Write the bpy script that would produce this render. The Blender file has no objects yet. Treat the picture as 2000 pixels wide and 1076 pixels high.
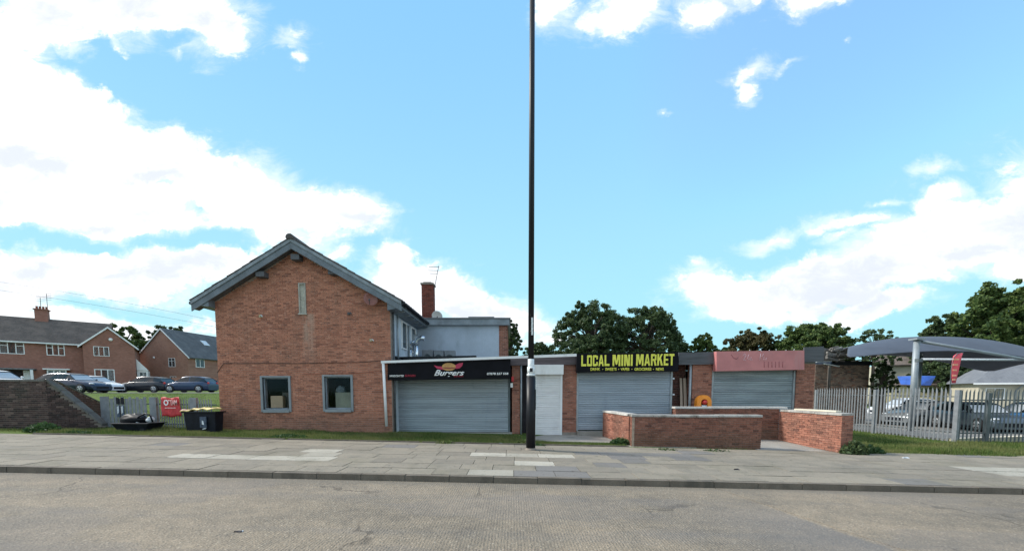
import bpy, math, random
import numpy as np
from mathutils import Vector, Matrix, Euler
R = math.radians
random.seed(7); rng = np.random.default_rng(7)
sc = bpy.context.scene
C = sc.collection

# ------------------------------------------------------------------ camera
FOC, EYE, PITCH = 760.0, 1.8, 4.0
cam_d = bpy.data.cameras.new('camera'); cam = bpy.data.objects.new('camera', cam_d); C.objects.link(cam)
cam.location = (0, 0, EYE); cam.rotation_euler = (R(90 - PITCH), 0, 0)
cam_d.sensor_width = 36; cam_d.sensor_fit = 'HORIZONTAL'; cam_d.lens = 36 * FOC / 2000
cam_d.shift_y = 0.1386; cam_d.clip_start = 0.05; cam_d.clip_end = 2000
sc.camera = cam
sc.render.resolution_x, sc.render.resolution_y = 1024, 550

# survey helper: where a sight line of the photograph meets a vertical plane at distance Y
_c, _s = math.cos(R(PITCH)), math.sin(R(PITCH)); _yp = 762 + FOC * math.tan(R(PITCH))
def P(px, py, Y):
    a = (px - 1000) / FOC; b = (_yp - py) / FOC; t = Y / (_c + b * _s)
    return Vector((a * t, Y, EYE + t * (-_s + b * _c)))
def G(px, py):
    a = (px - 1000) / FOC; b = (_yp - py) / FOC
    t = EYE / (-.022 * a + _s - b * _c)
    return a * t, t * (_c + b * _s)

# ------------------------------------------------------------------ view, world, sun
sc.view_settings.view_transform = 'Standard'; sc.view_settings.look = 'None'
sc.view_settings.exposure = 1.28; sc.view_settings.gamma = 1.0
sc.view_settings.use_curve_mapping = False
SUN_EL, SUN_AZ = 40.0, 168.0          # azimuth measured counter-clockwise from +X
sd = Vector((math.cos(R(SUN_EL)) * math.cos(R(SUN_AZ)), math.cos(R(SUN_EL)) * math.sin(R(SUN_AZ)), math.sin(R(SUN_EL))))
sl = bpy.data.lights.new('sun', 'SUN'); sl.energy = 2.0; sl.angle = R(9); sl.color = (1.0, .95, .87)
so = bpy.data.objects.new('sun', sl); C.objects.link(so)
so.rotation_euler = sd.to_track_quat('Z', 'Y').to_euler()

class NT:
    """small helper for node trees"""
    def __init__(s, tree): s.t = tree; s.n = tree.nodes; s.l = tree.links
    def add(s, typ, **kw):
        n = s.n.new(typ)
        for k, v in kw.items():
            if k.startswith('i_'):
                n.inputs[int(k[2:]) if k[2:].isdigit() else k[2:].replace('_', ' ')].default_value = v
            else: setattr(n, k, v)
        return n
    def link(s, a, b): s.l.new(a, b)
    def math(s, op, a, b=None, c=None, clamp=False):
        n = s.add('ShaderNodeMath', operation=op); n.use_clamp = clamp
        for i, v in enumerate((a, b, c)):
            if v is None: continue
            if isinstance(v, (int, float)): n.inputs[i].default_value = v
            else: s.link(v, n.inputs[i])
        return n.outputs[0]
    def sstep(s, v, lo, hi, o0=0., o1=1.):
        n = s.add('ShaderNodeMapRange', interpolation_type='SMOOTHSTEP'); s.link(v, n.inputs[0])
        for i, x in enumerate((lo, hi, o0, o1)): n.inputs[i + 1].default_value = x
        return n.outputs[0]
    def noise(s, vec, scale, detail=3, rough=.5, dist=0.):
        n = s.add('ShaderNodeTexNoise'); n.inputs['Scale'].default_value = scale; n.inputs['Detail'].default_value = detail
        n.inputs['Roughness'].default_value = rough; n.inputs['Distortion'].default_value = dist
        if vec is not None: s.link(vec, n.inputs['Vector'])
        return n.outputs['Fac']
    def mapping(s, vec, scale=(1, 1, 1), loc=(0, 0, 0), rot=(0, 0, 0), typ='POINT'):
        n = s.add('ShaderNodeMapping', vector_type=typ); s.link(vec, n.inputs[0])
        n.inputs['Scale'].default_value = scale; n.inputs['Location'].default_value = loc; n.inputs['Rotation'].default_value = rot
        return n.outputs[0]
    def mix(s, f, a, b, blend='MIX'):
        n = s.add('ShaderNodeMix', data_type='RGBA', blend_type=blend)
        for sock, v in ((n.inputs[0], f), (n.inputs[6], a), (n.inputs[7], b)):
            if isinstance(v, (int, float)): sock.default_value = v
            elif isinstance(v, (tuple, list)): sock.default_value = (*v, 1) if len(v) == 3 else v
            else: s.link(v, sock)
        return n.outputs[2]
    def ramp(s, v, stops, interp='LINEAR'):
        n = s.add('ShaderNodeValToRGB'); s.link(v, n.inputs[0]); cr = n.color_ramp; cr.interpolation = interp
        while len(cr.elements) < len(stops): cr.elements.new(.5)
        for e, (p, col) in zip(cr.elements, stops): e.position = p; e.color = (*col, 1)
        return n.outputs[0]

world = bpy.data.worlds.new('World'); sc.world = world; world.use_nodes = True
world.node_tree.nodes.clear()
W = NT(world.node_tree)
out = W.add('ShaderNodeOutputWorld'); bg = W.add('ShaderNodeBackground'); bg.inputs[1].default_value = 0.1
W.link(bg.outputs[0], out.inputs[0])
sky = W.add('ShaderNodeTexSky', sky_type='NISHITA', sun_disc=False)
sky.sun_elevation = R(SUN_EL); sky.sun_rotation = R(90 - SUN_AZ); sky.altitude = 0; sky.air_density = 1.0; sky.dust_density = 0.4; sky.ozone_density = 2.0
tc = W.add('ShaderNodeTexCoord'); gen = tc.outputs['Generated']
sep = W.add('ShaderNodeSeparateXYZ'); W.link(gen, sep.inputs[0])
yy = W.math('MAXIMUM', sep.outputs[1], .06)
cu = W.math('DIVIDE', sep.outputs[0], yy); cv = W.math('DIVIDE', sep.outputs[2], yy)
comb = W.add('ShaderNodeCombineXYZ'); W.link(cu, comb.inputs[0]); W.link(cv, comb.inputs[1]); uv = comb.outputs[0]
# warp the cloud layout so that no outline is a clean ellipse
wn = W.add('ShaderNodeTexNoise'); wn.inputs['Scale'].default_value = 3.2; wn.inputs['Detail'].default_value = 7; wn.inputs['Roughness'].default_value = .62; W.link(uv, wn.inputs['Vector'])
wsub = W.add('ShaderNodeVectorMath', operation='SUBTRACT'); W.link(wn.outputs['Color'], wsub.inputs[0]); wsub.inputs[1].default_value = (.5, .5, .5)
wsc = W.add('ShaderNodeVectorMath', operation='SCALE'); W.link(wsub.outputs[0], wsc.inputs[0]); wsc.inputs['Scale'].default_value = .21
wadd = W.add('ShaderNodeVectorMath', operation='ADD'); W.link(uv, wadd.inputs[0]); W.link(wsc.outputs[0], wadd.inputs[1])
wuv = wadd.outputs[0]
# cloud masses: centre x, centre y, half length, half height, tilt (degrees, clockwise positive), weight
CLOUDS = [(40, 290, 250, 190, 0, 1.3), (210, 330, 260, 130, 20, 1.2), (420, 370, 260, 95, 24, 1.1), (580, 420, 170, 52, 12, .9), (660, 430, 95, 42, 0, .8),
          (-150, 250, 250, 185, 0, 1.3), (-40, 120, 120, 160, 0, 1.0), (70, 45, 150, 75, 0, 1.0), (230, 10, 190, 60, -4, .9), (395, 15, 90, 70, 15, .75), (120, 75, 90, 45, 0, .8),
          (215, 85, 55, 22, 20, .36), (340, 82, 22, 24, 0, .3), (575, 60, 68, 38, 10, .36), (590, 110, 28, 24, 0, .34),
          (150, 530, 320, 52, 2, .95), (330, 520, 190, 42, 0, .9), (-60, 560, 260, 90, 0, 1.0), (150, 625, 420, 40, 0, .5), (470, 515, 75, 22, 0, .6),
          (655, 495, 35, 16, 0, .6), (760, 510, 45, 26, 0, .65), (830, 575, 120, 52, 12, .9), (930, 605, 120, 45, 12, .9), (790, 600, 90, 60, 0, .8), (1020, 625, 80, 30, 10, .7), (1080, 660, 90, 30, 0, .5),
          (1090, 8, 40, 46, 60, .62), (1225, 0, 95, 52, -20, .8), (1180, 30, 30, 28, -30, .55), (1385, 0, 60, 34, 0, .6), (1470, 0, 45, 22, 0, .45), (1570, 0, 55, 28, 0, .6),
          (1465, 128, 52, 22, -18, .40), (1455, 165, 24, 32, 0, .34), (1305, 210, 24, 12, 0, .2), (1525, 130, 50, 14, -20, .16),
          (1820, 340, 74, 22, -12, .36), (1650, 88, 22, 9, -20, .10), (1500, 470, 80, 20, -8, .42), (1660, 440, 100, 24, -10, .5), (1640, 468, 60, 20, -20, .42), (1355, 523, 32, 12, 0, .45), (1720, 395, 60, 14, -8, .35),
          (1380, 560, 80, 36, 0, .85), (1480, 575, 150, 48, -4, 1.1), (1640, 545, 230, 54, -12, 1.1), (1860, 480, 260, 74, -10, 1.2), (2080, 450, 220, 100, -4, 1.3), (1700, 595, 120, 28, -8, .8), (1840, 400, 60, 28, 0, .7), (1470, 615, 110, 24, -4, .75),
          (1990, 540, 80, 22, 0, .8), (2200, 380, 260, 130, 0, 1.1)]
field = None
for (cx, cy, rx, ry, rot, w) in CLOUDS:
    p = P(cx, cy, 1.0); mp = W.mapping(wuv, (rx / FOC, ry / FOC, 1), (p.x, p.z - EYE, 0), (0, 0, -R(rot)), 'TEXTURE')
    ln = W.add('ShaderNodeVectorMath', operation='LENGTH'); W.link(mp, ln.inputs[0])
    v = W.math('SUBTRACT', w, W.math('MULTIPLY', ln.outputs['Value'], max(w, .62)))
    field = v if field is None else W.math('SMOOTH_MAX', field, v, .05)
HOLES = [(70, 458, 250, 24, 4, .8), (410, 478, 160, 24, 2, .7), (250, 145, 190, 46, 24, .8), (700, 480, 60, 14, 0, .5), (400, 420, 40, 22, 30, .4), (320, 372, 90, 14, 6, .4), (460, 398, 40, 16, -20, .4), (200, 600, 220, 16, 4, .35), (110, 100, 60, 18, 30, .4), (345, 55, 60, 18, 0, .5)]
for (cx, cy, rx, ry, rot, w) in HOLES:
    p = P(cx, cy, 1.0); mp = W.mapping(wuv, (rx / FOC, ry / FOC, 1), (p.x, p.z - EYE, 0), (0, 0, -R(rot)), 'TEXTURE')
    ln = W.add('ShaderNodeVectorMath', operation='LENGTH'); W.link(mp, ln.inputs[0])
    field = W.math('SUBTRACT', field, W.math('MULTIPLY', W.math('MAXIMUM', W.math('SUBTRACT', 1.0, ln.outputs['Value']), 0), w))
n1 = W.noise(W.mapping(uv, (1, 1.6, 1)), 6.5, 10, .66, .3)
n2 = W.noise(W.mapping(uv, (1, 1.7, 1), (3, 1, 0)), 2.2, 7, .55, .2)
dens = W.math('ADD', field, W.math('MULTIPLY', W.math('SUBTRACT', n1, .5), 1.7))
thick = W.sstep(dens, -.02, .36)
n3 = W.noise(W.mapping(uv, (1, 2.2, 1), (1, 6, 0)), 9, 9, .7, .6)
veil = W.math('MULTIPLY', W.sstep(W.math('ADD', field, W.math('MULTIPLY', W.math('SUBTRACT', n3, .5), 1.3)), -.30, .55), .62)
alpha_f = W.math('MAXIMUM', thick, veil)
# behind and beside the camera broken cloud goes on, thickened for whiter front light
nb = W.noise(W.mapping(gen, (1, 1, 2.4)), 2.1, 8, .6, .3)
alpha_b = W.sstep(nb, .44, .58)
fw = W.sstep(sep.outputs[1], .12, .42)
alpha = W.math('ADD', W.math('MULTIPLY', alpha_f, fw), W.math('MULTIPLY', alpha_b, W.math('SUBTRACT', 1.0, fw)))
# grey bellies where the mass is thick and low in its bank
gr = W.math('MULTIPLY', W.sstep(W.math('ADD', W.math('MULTIPLY', n2, .7), W.math('MULTIPLY', n3, .3)), .42, .64), W.sstep(dens, .05, .7))
gf = None
for (cx, cy, rx, ry, rot) in ((50, 312, 150, 48, 8), (300, 350, 150, 22, 8), (200, 425, 70, 18, 0), (330, 525, 230, 36, -4), (60, 520, 110, 22, 0), (250, 590, 260, 14, 4), (690, 442, 70, 22, 6), (900, 612, 90, 20, 8), (1660, 575, 190, 26, -8), (1900, 500, 160, 26, -10)):
    p = P(cx, cy, 1.0); mp = W.mapping(wuv, (rx / FOC, ry / FOC, 1), (p.x, p.z - EYE, 0), (0, 0, -R(rot)), 'TEXTURE')
    ln = W.add('ShaderNodeVectorMath', operation='LENGTH'); W.link(mp, ln.inputs[0]); v = W.math('SUBTRACT', 1.0, ln.outputs['Value'])
    gf = v if gf is None else W.math('MAXIMUM', gf, v)
gr2 = W.sstep(W.math('ADD', gf, W.math('MULTIPLY', W.math('SUBTRACT', n3, .5), 2.2)), -.1, .9)
gr = W.math('MAXIMUM', W.math('MULTIPLY', gr, .7), W.math('MULTIPLY', gr2, .66))
ccol = W.mix(W.math('MULTIPLY', gr, .95), (5.3, 5.35, 5.4), (2.6, 2.95, 3.5))
hs = W.add('ShaderNodeHueSaturation'); hs.inputs['Saturation'].default_value = 1.12; hs.inputs['Value'].default_value = 1.0
W.link(sky.outputs[0], hs.inputs['Color'])
el = W.sstep(sep.outputs[2], .0, .75)
tint = W.mix(el, (1.1, 1.32, 1.1), (2.0, 1.95, 1.62))
skyc = W.mix(1.0, hs.outputs[0], tint, 'MULTIPLY')
cap = W.mix(W.sstep(sep.outputs[2], .02, .80), (2.0, 3.75, 4.2), (1.15, 2.55, 4.3))
skyc = W.mix(1.0, skyc, cap, 'DARKEN')
W.link(W.mix(alpha, skyc, ccol), bg.inputs[0])

# ------------------------------------------------------------------ materials
def new_mat(name):
    m = bpy.data.materials.new(name); m.use_nodes = True; t = NT(m.node_tree)
    b = t.n['Principled BSDF']; return m, t, b
MATS = {}
def M(name, col, rough=.7, metal=0., var=.18, scale=2.5, fine=0., bump=0., bscale=60, stretch=(1, 1, 1), spec=.5, dirt=None, coat=0., objvar=0.):
    """plain surface: base colour broken up by large and fine noise, optional bump"""
    if name in MATS: return MATS[name]
    m, t, b = new_mat(name); MATS[name] = m
    geo = t.add('ShaderNodeNewGeometry'); pos = t.mapping(geo.outputs['Position'], stretch)
    n = t.noise(pos, scale, 6, .6)
    dark = tuple(c * (1 - var) for c in col); lite = tuple(min(1, c * (1 + var)) for c in col)
    cc = t.mix(t.sstep(n, .3, .7), dark, lite)
    if fine > 0:
        nf = t.noise(pos, scale * 22, 3, .7)
        cc = t.mix(fine, cc, t.ramp(nf, [(.3, tuple(c * .55 for c in col)), (.7, tuple(min(1, c * 1.5) for c in col))]))
    if dirt:
        nd = t.noise(t.mapping(geo.outputs['Position'], (1, 1, .35), (5, 3, 1)), 1.7, 7, .65)
        cc = t.mix(t.math('MULTIPLY', t.sstep(nd, .52, .7), dirt[1]), cc, dirt[0])
    if objvar:
        oi = t.add('ShaderNodeObjectInfo'); nn_ = t.noise(t.mapping(geo.outputs['Position'], (.5, .5, 14)), 1.3, 4, .7)
        k_ = t.math('ADD', t.math('MULTIPLY', oi.outputs['Random'], .5), t.math('MULTIPLY', t.sstep(nn_, .35, .65), .5))
        cc = t.mix(k_, t.mix(objvar, cc, (.05, .06, .075)), t.mix(objvar * .8, cc, (.62, .68, .74)))
    t.link(cc, b.inputs['Base Color'])
    b.inputs['Roughness'].default_value = rough; b.inputs['Metallic'].default_value = metal
    b.inputs['Specular IOR Level'].default_value = spec; b.inputs['Coat Weight'].default_value = coat
    if bump > 0:
        bn = t.add('ShaderNodeBump'); bn.inputs['Strength'].default_value = bump; bn.inputs['Distance'].default_value = .02
        t.link(t.noise(pos, bscale, 4, .6), bn.inputs['Height']); t.link(bn.outputs[0], b.inputs['Normal'])
    return m

def brick_mat(name, stops, stain=(.10, .085, .07), stain_amt=.5, wash=None, low=None, dash=.62):
    """per-brick colour: island random for joined bricks, object random for single ones"""
    m, t, b = new_mat(name); MATS[name] = m
    geo = t.add('ShaderNodeNewGeometry'); oi = t.add('ShaderNodeObjectInfo')
    rnd = t.math('FRACT', t.math('ADD', geo.outputs['Random Per Island'], oi.outputs['Random']))
    cc = t.ramp(rnd, stops)
    pos = geo.outputs['Position']
    nf = t.noise(t.mapping(pos, (1, 1, 2.4)), 26, 4, .7)
    cc = t.mix(.42, cc, t.mix(nf, (.05, .03, .025), (.62, .34, .22)), 'OVERLAY')
    ns = t.noise(t.mapping(pos, (1, 1, .5)), .9, 7, .62)
    cc = t.mix(t.math('MULTIPLY', t.sstep(ns, .48, .72), stain_amt), cc, stain)
    # short dark dashes painting in the shadows of bed joints and rough faces
    nm = t.noise(t.mapping(pos, (2.3, 2.3, 13)), 1.6, 5, .7)
    cc = t.mix(t.math('MULTIPLY', t.sstep(nm, .56, .64), dash), cc, (.06, .04, .036))
    nl = t.noise(t.mapping(pos, (2.6, 2.6, 9), (7, 2, 5)), 1.9, 5, .7)
    cc = t.mix(t.math('MULTIPLY', t.sstep(nl, .54, .66), .38), cc, tuple(min(1, v * 1.35 + .06) for v in stops[len(stops) // 2][1]))
    if wash:
        sp = t.add('ShaderNodeSeparateXYZ'); t.link(pos, sp.inputs[0])
        (x0, x1, z0, z1, col, amt) = wash
        mx = t.math('MULTIPLY', t.sstep(sp.outputs[0], x0 - .08, x0 + .1), t.sstep(sp.outputs[0], x1 + .08, x1 - .1))
        mz = t.math('MULTIPLY', t.sstep(sp.outputs[2], z0 - .6, z0 + .6), t.sstep(sp.outputs[2], z1 + .05, z1 - .05))
        nw = t.sstep(t.noise(t.mapping(pos, (3, 3, .6)), 2.0, 4, .6), .3, .6)
        cc = t.mix(t.math('MULTIPLY', t.math('MULTIPLY', mx, mz), t.math('MULTIPLY', nw, amt)), cc, col)
    if low:
        sp2 = t.add('ShaderNodeSeparateXYZ'); t.link(pos, sp2.inputs[0])
        z = t.math('ADD', sp2.outputs[2], t.math('MULTIPLY', ns, -.6))
        cc = t.mix(t.math('MULTIPLY', t.sstep(z, low[0] + .45, low[0] - .25), low[2]), cc, low[1])
    t.link(cc, b.inputs['Base Color']); b.inputs['Roughness'].default_value = .9; b.inputs['Specular IOR Level'].default_value = .25
    bn = t.add('ShaderNodeBump'); bn.inputs['Strength'].default_value = .7; bn.inputs['Distance'].default_value = .012
    t.link(nf, bn.inputs['Height']); t.link(bn.outputs[0], b.inputs['Normal'])
    return m

BR = brick_mat('brick_red', [(0, (.28, .145, .11)), (.12, (.39, .19, .135)), (.45, (.50, .255, .178)), (.8, (.55, .29, .205)), (1, (.38, .19, .135))],
               stain=(.16, .10, .075), stain_amt=.40, wash=(-8.25, -7.75, 3.3, 4.78, (.46, .34, .27), .55), low=(.35, (.16, .105, .08), .4))
BR_SHOP = brick_mat('brick_shop', [(0, (.18, .09, .075)), (.15, (.33, .16, .12)), (.6, (.45, .23, .17)), (1, (.29, .15, .115))], stain_amt=.35)
BR_LOW_SHADE = brick_mat('brick_low_wall_shade', [(0, (.13, .065, .055)), (.2, (.24, .115, .085)), (.65, (.32, .16, .12)), (1, (.19, .095, .075))], stain=(.10, .075, .055), stain_amt=.5,
                   low=(-.05, (.10, .08, .055), .35))  # darker copy for street-facing low walls, their shade put into the colour
BR_OLD = brick_mat('brick_old_wall', [(0, (.045, .04, .04)), (.3, (.075, .06, .06)), (.6, (.095, .072, .07)), (.9, (.12, .095, .09)), (1, (.20, .165, .15))], stain=(.045, .052, .038), stain_amt=.55)
BR_BURNT = brick_mat('brick_burnt', [(0, (.12, .10, .09)), (.4, (.27, .22, .19)), (.8, (.36, .29, .24)), (1, (.30, .15, .10))], stain=(.09, .08, .075), stain_amt=.6)
MORTAR = M('mortar', (.36, .30, .26), .95, var=.3, scale=3, fine=.4)
MORTAR_D = M('mortar_dark', (.24, .205, .175), .95, var=.3, scale=3, fine=.4)
GREYP = M('grey_paint', (.215, .25, .285), .5, var=.22, scale=2.2, bump=.15, dirt=((.10, .11, .12), .5))
GREYF = M('grey_window_frame', (.23, .26, .28), .5, var=.1)
RENDER = M('grey_render', (.40, .46, .54), .85, var=.12, scale=.8, fine=.12, bump=.2, dirt=((.22, .27, .32), .5))
RENDER_B = M('pale_blue_render', (.50, .58, .66), .85, var=.12, scale=1.2, dirt=((.27, .32, .37), .6))
WHITE = M('white_paint', (.78, .79, .80), .45, var=.05, dirt=((.5, .5, .48), .3))
UPVC = M('white_frame', (.80, .81, .82), .35, var=.03)
BLACKP = M('black_paint', (.008, .009, .013), .45, spec=.3, var=.3, fine=.1)
BLACKS = M('black_sign', (.006, .006, .009), .6, var=.3, spec=.12)
STEEL = M('galvanised', (.34, .375, .40), .5, metal=.35, var=.18, scale=4, fine=.12, dirt=((.2, .22, .22), .5))
STEEL_R = M('fence_steel', (.22, .235, .255), .55, metal=.25, var=.18, scale=5, fine=.12)
STEEL_D = M('fence_steel_dark', (.10, .12, .13), .55, metal=.25, var=.2)
TIMBER = M('dark_timber', (.085, .09, .10), .8, var=.35, scale=3, stretch=(.4, 1, 5), fine=.3)
TIMBER_B = M('brown_fascia', (.10, .08, .085), .8, var=.35, scale=3, stretch=(.4, 1, 5), fine=.3)
WOOD = M('pale_wood', (.52, .40, .31), .8, var=.2, scale=3, stretch=(4, 4, .4), fine=.2)
CARD = M('cardboard', (.43, .27, .14), .85, var=.15)
CARD_P = M('pale_board', (.42, .38, .24), .85, var=.12)
COPING = M('coping_concrete', (.36, .345, .32), .9, var=.3, scale=3, fine=.35, bump=.5, dirt=((.13, .12, .10), .75))
COPING_L = M('coping_pale', (.50, .48, .45), .9, var=.2, scale=3, fine=.3, bump=.4, dirt=((.22, .2, .17), .5))
CONC = M('forecourt_concrete', (.30, .285, .255), .92, var=.22, scale=1.3, fine=.35, bump=.4, dirt=((.15, .145, .13), .6))
KERB = M('kerb_concrete', (.145, .122, .095), .92, var=.3, scale=2, fine=.4, bump=.5, dirt=((.06, .055, .045), .7))
TARM = M('lot_tarmac', (.20, .195, .185), .92, var=.15, scale=1, fine=.4)
RUBBER = M('rubber', (.015, .015, .016), .8, var=.3)
CHROME = M('chrome_duct', (.72, .78, .84), .22, metal=.9, var=.08)
ALLOY = M('alloy', (.42, .44, .46), .35, metal=.6, var=.1)
BLACKPL = M('black_plastic', (.008, .010, .017), .5, var=.4, scale=6, spec=.25)
WHITEPL = M('thin_white_plastic', (.62, .66, .70), .4, var=.2, scale=9)
ORANGE = M('orange_plastic', (.80, .27, .025), .4, var=.12)
REDPL = M('red_plastic', (.55, .045, .035), .4, var=.15)
REDBAN = M('red_banner', (.55, .045, .05), .6, var=.25, scale=6)
PINK = M('faded_red_board', (.50, .19, .19), .55, var=.10, scale=1.6, dirt=((.44, .24, .24), .6))
PINKL = M('faded_letters', (.72, .50, .54), .6, var=.15)
PINKD = M('ghost_letters', (.30, .10, .11), .6, var=.15)
YELLOW = M('yellow_letters', (.76, .74, .09), .5, var=.08)
WHITEL = M('white_letters', (.85, .85, .85), .5, var=.03)
REDL = M('red_letters', (.45, .02, .05), .5, var=.05)
GOLD = M('bun_gold', (.55, .30, .10), .5, var=.2, scale=12)
CRIM = M('crimson', (.50, .03, .09), .5, var=.1)
GREYW = M('parapet_felt', (.17, .18, .19), .85, var=.3, scale=3, fine=.3)
FABRIC = M('canopy_fabric', (.065, .075, .098), .7, var=.10, scale=1.2)
CREAMW = M('cream_render', (.50, .46, .36), .85, var=.08, scale=.8)
SLATE = M('slate_roof', (.11, .12, .14), .8, var=.2, scale=1.2, fine=.3, stretch=(1, 1, 4))
BLUET = M('blue_sheet', (.03, .10, .40), .5, var=.2)
TERRA = M('terracotta', (.28, .09, .06), .8, var=.2)
DISHB = M('brown_dish', (.24, .095, .075), .5, var=.15)
DISHG = M('pale_dish', (.42, .41, .38), .5, var=.12)
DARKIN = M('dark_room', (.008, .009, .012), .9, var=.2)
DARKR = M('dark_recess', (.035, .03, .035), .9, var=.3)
BARK = M('bark', (.075, .06, .05), .95, var=.3, scale=6, stretch=(3, 3, .6))

def glass_mat(name, tintc=(.02, .03, .035), rough=.06, trans=0.):
    m, t, b = new_mat(name); MATS[name] = m
    b.inputs['Base Color'].default_value = (*tintc, 1); b.inputs['Roughness'].default_value = rough
    b.inputs['Specular IOR Level'].default_value = .6
    if trans:
        out_ = t.n['Material Output']; mixs = t.add('ShaderNodeMixShader'); tr = t.add('ShaderNodeBsdfTransparent')
        tr.inputs[0].default_value = (.84, .88, .93, 1); gl = t.add('ShaderNodeBsdfGlossy'); gl.inputs['Roughness'].default_value = rough
        fr = t.add('ShaderNodeFresnel'); fr.inputs[0].default_value = 1.5
        f = t.math('MULTIPLY', fr.outputs[0], .22)
        t.link(f, mixs.inputs[0]); t.link(tr.outputs[0], mixs.inputs[1]); t.link(gl.outputs[0], mixs.inputs[2]); t.link(mixs.outputs[0], out_.inputs[0])
    return m
GLASS = glass_mat('window_glass', trans=1.)
GLASS_F = glass_mat('far_glass', (.05, .07, .08), .1)
GLASS_C = glass_mat('car_glass', (.012, .016, .022), .06)
GLASS_W = glass_mat('windscreen_sky_glass', (.42, .45, .48), .15)  # pale base colour stands in for reflected sky
NET = M('net_curtain', (.34, .37, .38), .7, var=.3, scale=5, stretch=(6, 6, .3))

def car_paint(name, col, metal=.3):
    m, t, b = new_mat(name); MATS[name] = m
    b.inputs['Base Color'].default_value = (*col, 1); b.inputs['Metallic'].default_value = metal
    b.inputs['Roughness'].default_value = .32; b.inputs['Coat Weight'].default_value = .35; b.inputs['Coat Roughness'].default_value = .06
    return m

def road_mat():
    m, t, b = new_mat('concrete_road')
    geo = t.add('ShaderNodeNewGeometry'); pos = geo.outputs['Position']
    big = t.noise(t.mapping(pos, (.5, 1, 1)), .55, 6, .6)
    mid = t.noise(pos, 3.2, 6, .65)
    cc = t.ramp(t.math('ADD', t.math('MULTIPLY', big, .62), t.math('MULTIPLY', mid, .38)), [(.34, (.135, .116, .094)), (.46, (.205, .172, .131)), (.56, (.26, .212, .156)), (.68, (.335, .27, .196))])
    # exposed aggregate
    vo = t.add('ShaderNodeTexVoronoi'); vo.inputs['Scale'].default_value = 30; t.link(pos, vo.inputs['Vector'])
    sv = t.add('ShaderNodeSeparateColor'); t.link(vo.outputs['Color'], sv.inputs[0])
    st = t.sstep(vo.outputs['Distance'], .55, .25)
    agg = t.ramp(sv.outputs[0], [(0, (.10, .09, .085)), (.35, (.20, .165, .122)), (.75, (.30, .25, .18)), (1, (.56, .49, .39))])
    cc = t.mix(t.math('MULTIPLY', st, .42), cc, agg)
    vo2 = t.noise(pos, 42, 5, .85); cc = t.mix(.55, cc, t.ramp(vo2, [(.32, (.14, .14, .14)), (.5, (.5, .5, .5)), (.68, (.86, .85, .84))]), 'OVERLAY')
    sp = t.add('ShaderNodeSeparateXYZ'); t.link(pos, sp.inputs[0])
    # dark rubbed band left of the transverse joint, worn where tyres run
    jx = t.math('ADD', sp.outputs[0], t.math('MULTIPLY', t.math('SUBTRACT', t.noise(pos, 1.2, 3), .5), .25))
    edge = t.math('SUBTRACT', 6.1, t.math('MULTIPLY', sp.outputs[1], .255))
    rel = t.math('SUBTRACT', jx, edge)
    band = t.math('MULTIPLY', t.sstep(rel, -2.8, -.1), t.sstep(rel, .05, -.02))
    band = t.math('MULTIPLY', band, t.sstep(sp.outputs[1], 7.4, 5.6))
    cc = t.mix(t.math('MULTIPLY', band, .5), cc, (.135, .135, .142))
    trk = t.noise(t.mapping(pos, (.12, 1.1, 1), (4, 0, 0)), 1.0, 4, .55)
    cc = t.mix(t.math('MULTIPLY', t.sstep(trk, .5, .68), .35), cc, (.15, .142, .135))
    vc = t.add('ShaderNodeTexVoronoi', feature='DISTANCE_TO_EDGE'); vc.inputs['Scale'].default_value = .33
    wv_ = t.add('ShaderNodeTexNoise'); wv_.inputs['Scale'].default_value = 2.5; wv_.inputs['Detail'].default_value = 6; t.link(pos, wv_.inputs['Vector'])
    wm = t.add('ShaderNodeVectorMath', operation='MULTIPLY_ADD'); t.link(wv_.outputs['Color'], wm.inputs[0]); wm.inputs[1].default_value = (.8, .8, 0); t.link(pos, wm.inputs[2]); t.link(wm.outputs[0], vc.inputs['Vector'])
    crk = t.math('MULTIPLY', t.sstep(vc.outputs['Distance'], .010, .003), t.sstep(t.noise(pos, .5, 3), .5, .6))
    cc = t.mix(t.math('MULTIPLY', crk, .6), cc, (.07, .06, .05))
    npx = t.noise(t.mapping(pos, (.35, .8, 1), (9, 3, 0)), .8, 3, .5); cc = t.mix(t.math('MULTIPLY', t.sstep(npx, .55, .60), .28), cc, (.17, .155, .145))
    gut = t.math('ADD', sp.outputs[1], t.math('MULTIPLY', mid, .5))
    cc = t.mix(t.math('MULTIPLY', t.sstep(gut, 7.7, 8.15), .55), cc, (.14, .13, .11))
    nsp = t.noise(pos, 9, 3, .75); cc = t.mix(t.math('MULTIPLY', t.sstep(nsp, .66, .72), .7), cc, (.10, .095, .085))
    t.link(cc, b.inputs['Base Color']); b.inputs['Roughness'].default_value = .88; b.inputs['Specular IOR Level'].default_value = .3
    # brushed transverse grooves plus grit
    wv = t.add('ShaderNodeTexWave', bands_direction='X'); wv.inputs['Scale'].default_value = 7.5; wv.inputs['Distortion'].default_value = .8; wv.inputs['Detail'].default_value = 2
    t.link(pos, wv.inputs['Vector'])
    h = t.math('ADD', t.math('MULTIPLY', wv.outputs['Fac'], .30), t.math('ADD', t.math('MULTIPLY', st, .5), vo2))
    bn = t.add('ShaderNodeBump'); bn.inputs['Strength'].default_value = .8; bn.inputs['Distance'].default_value = .012
    t.link(h, bn.inputs['Height']); t.link(bn.outputs[0], b.inputs['Normal'])
    return m
ROADM = road_mat()

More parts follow.
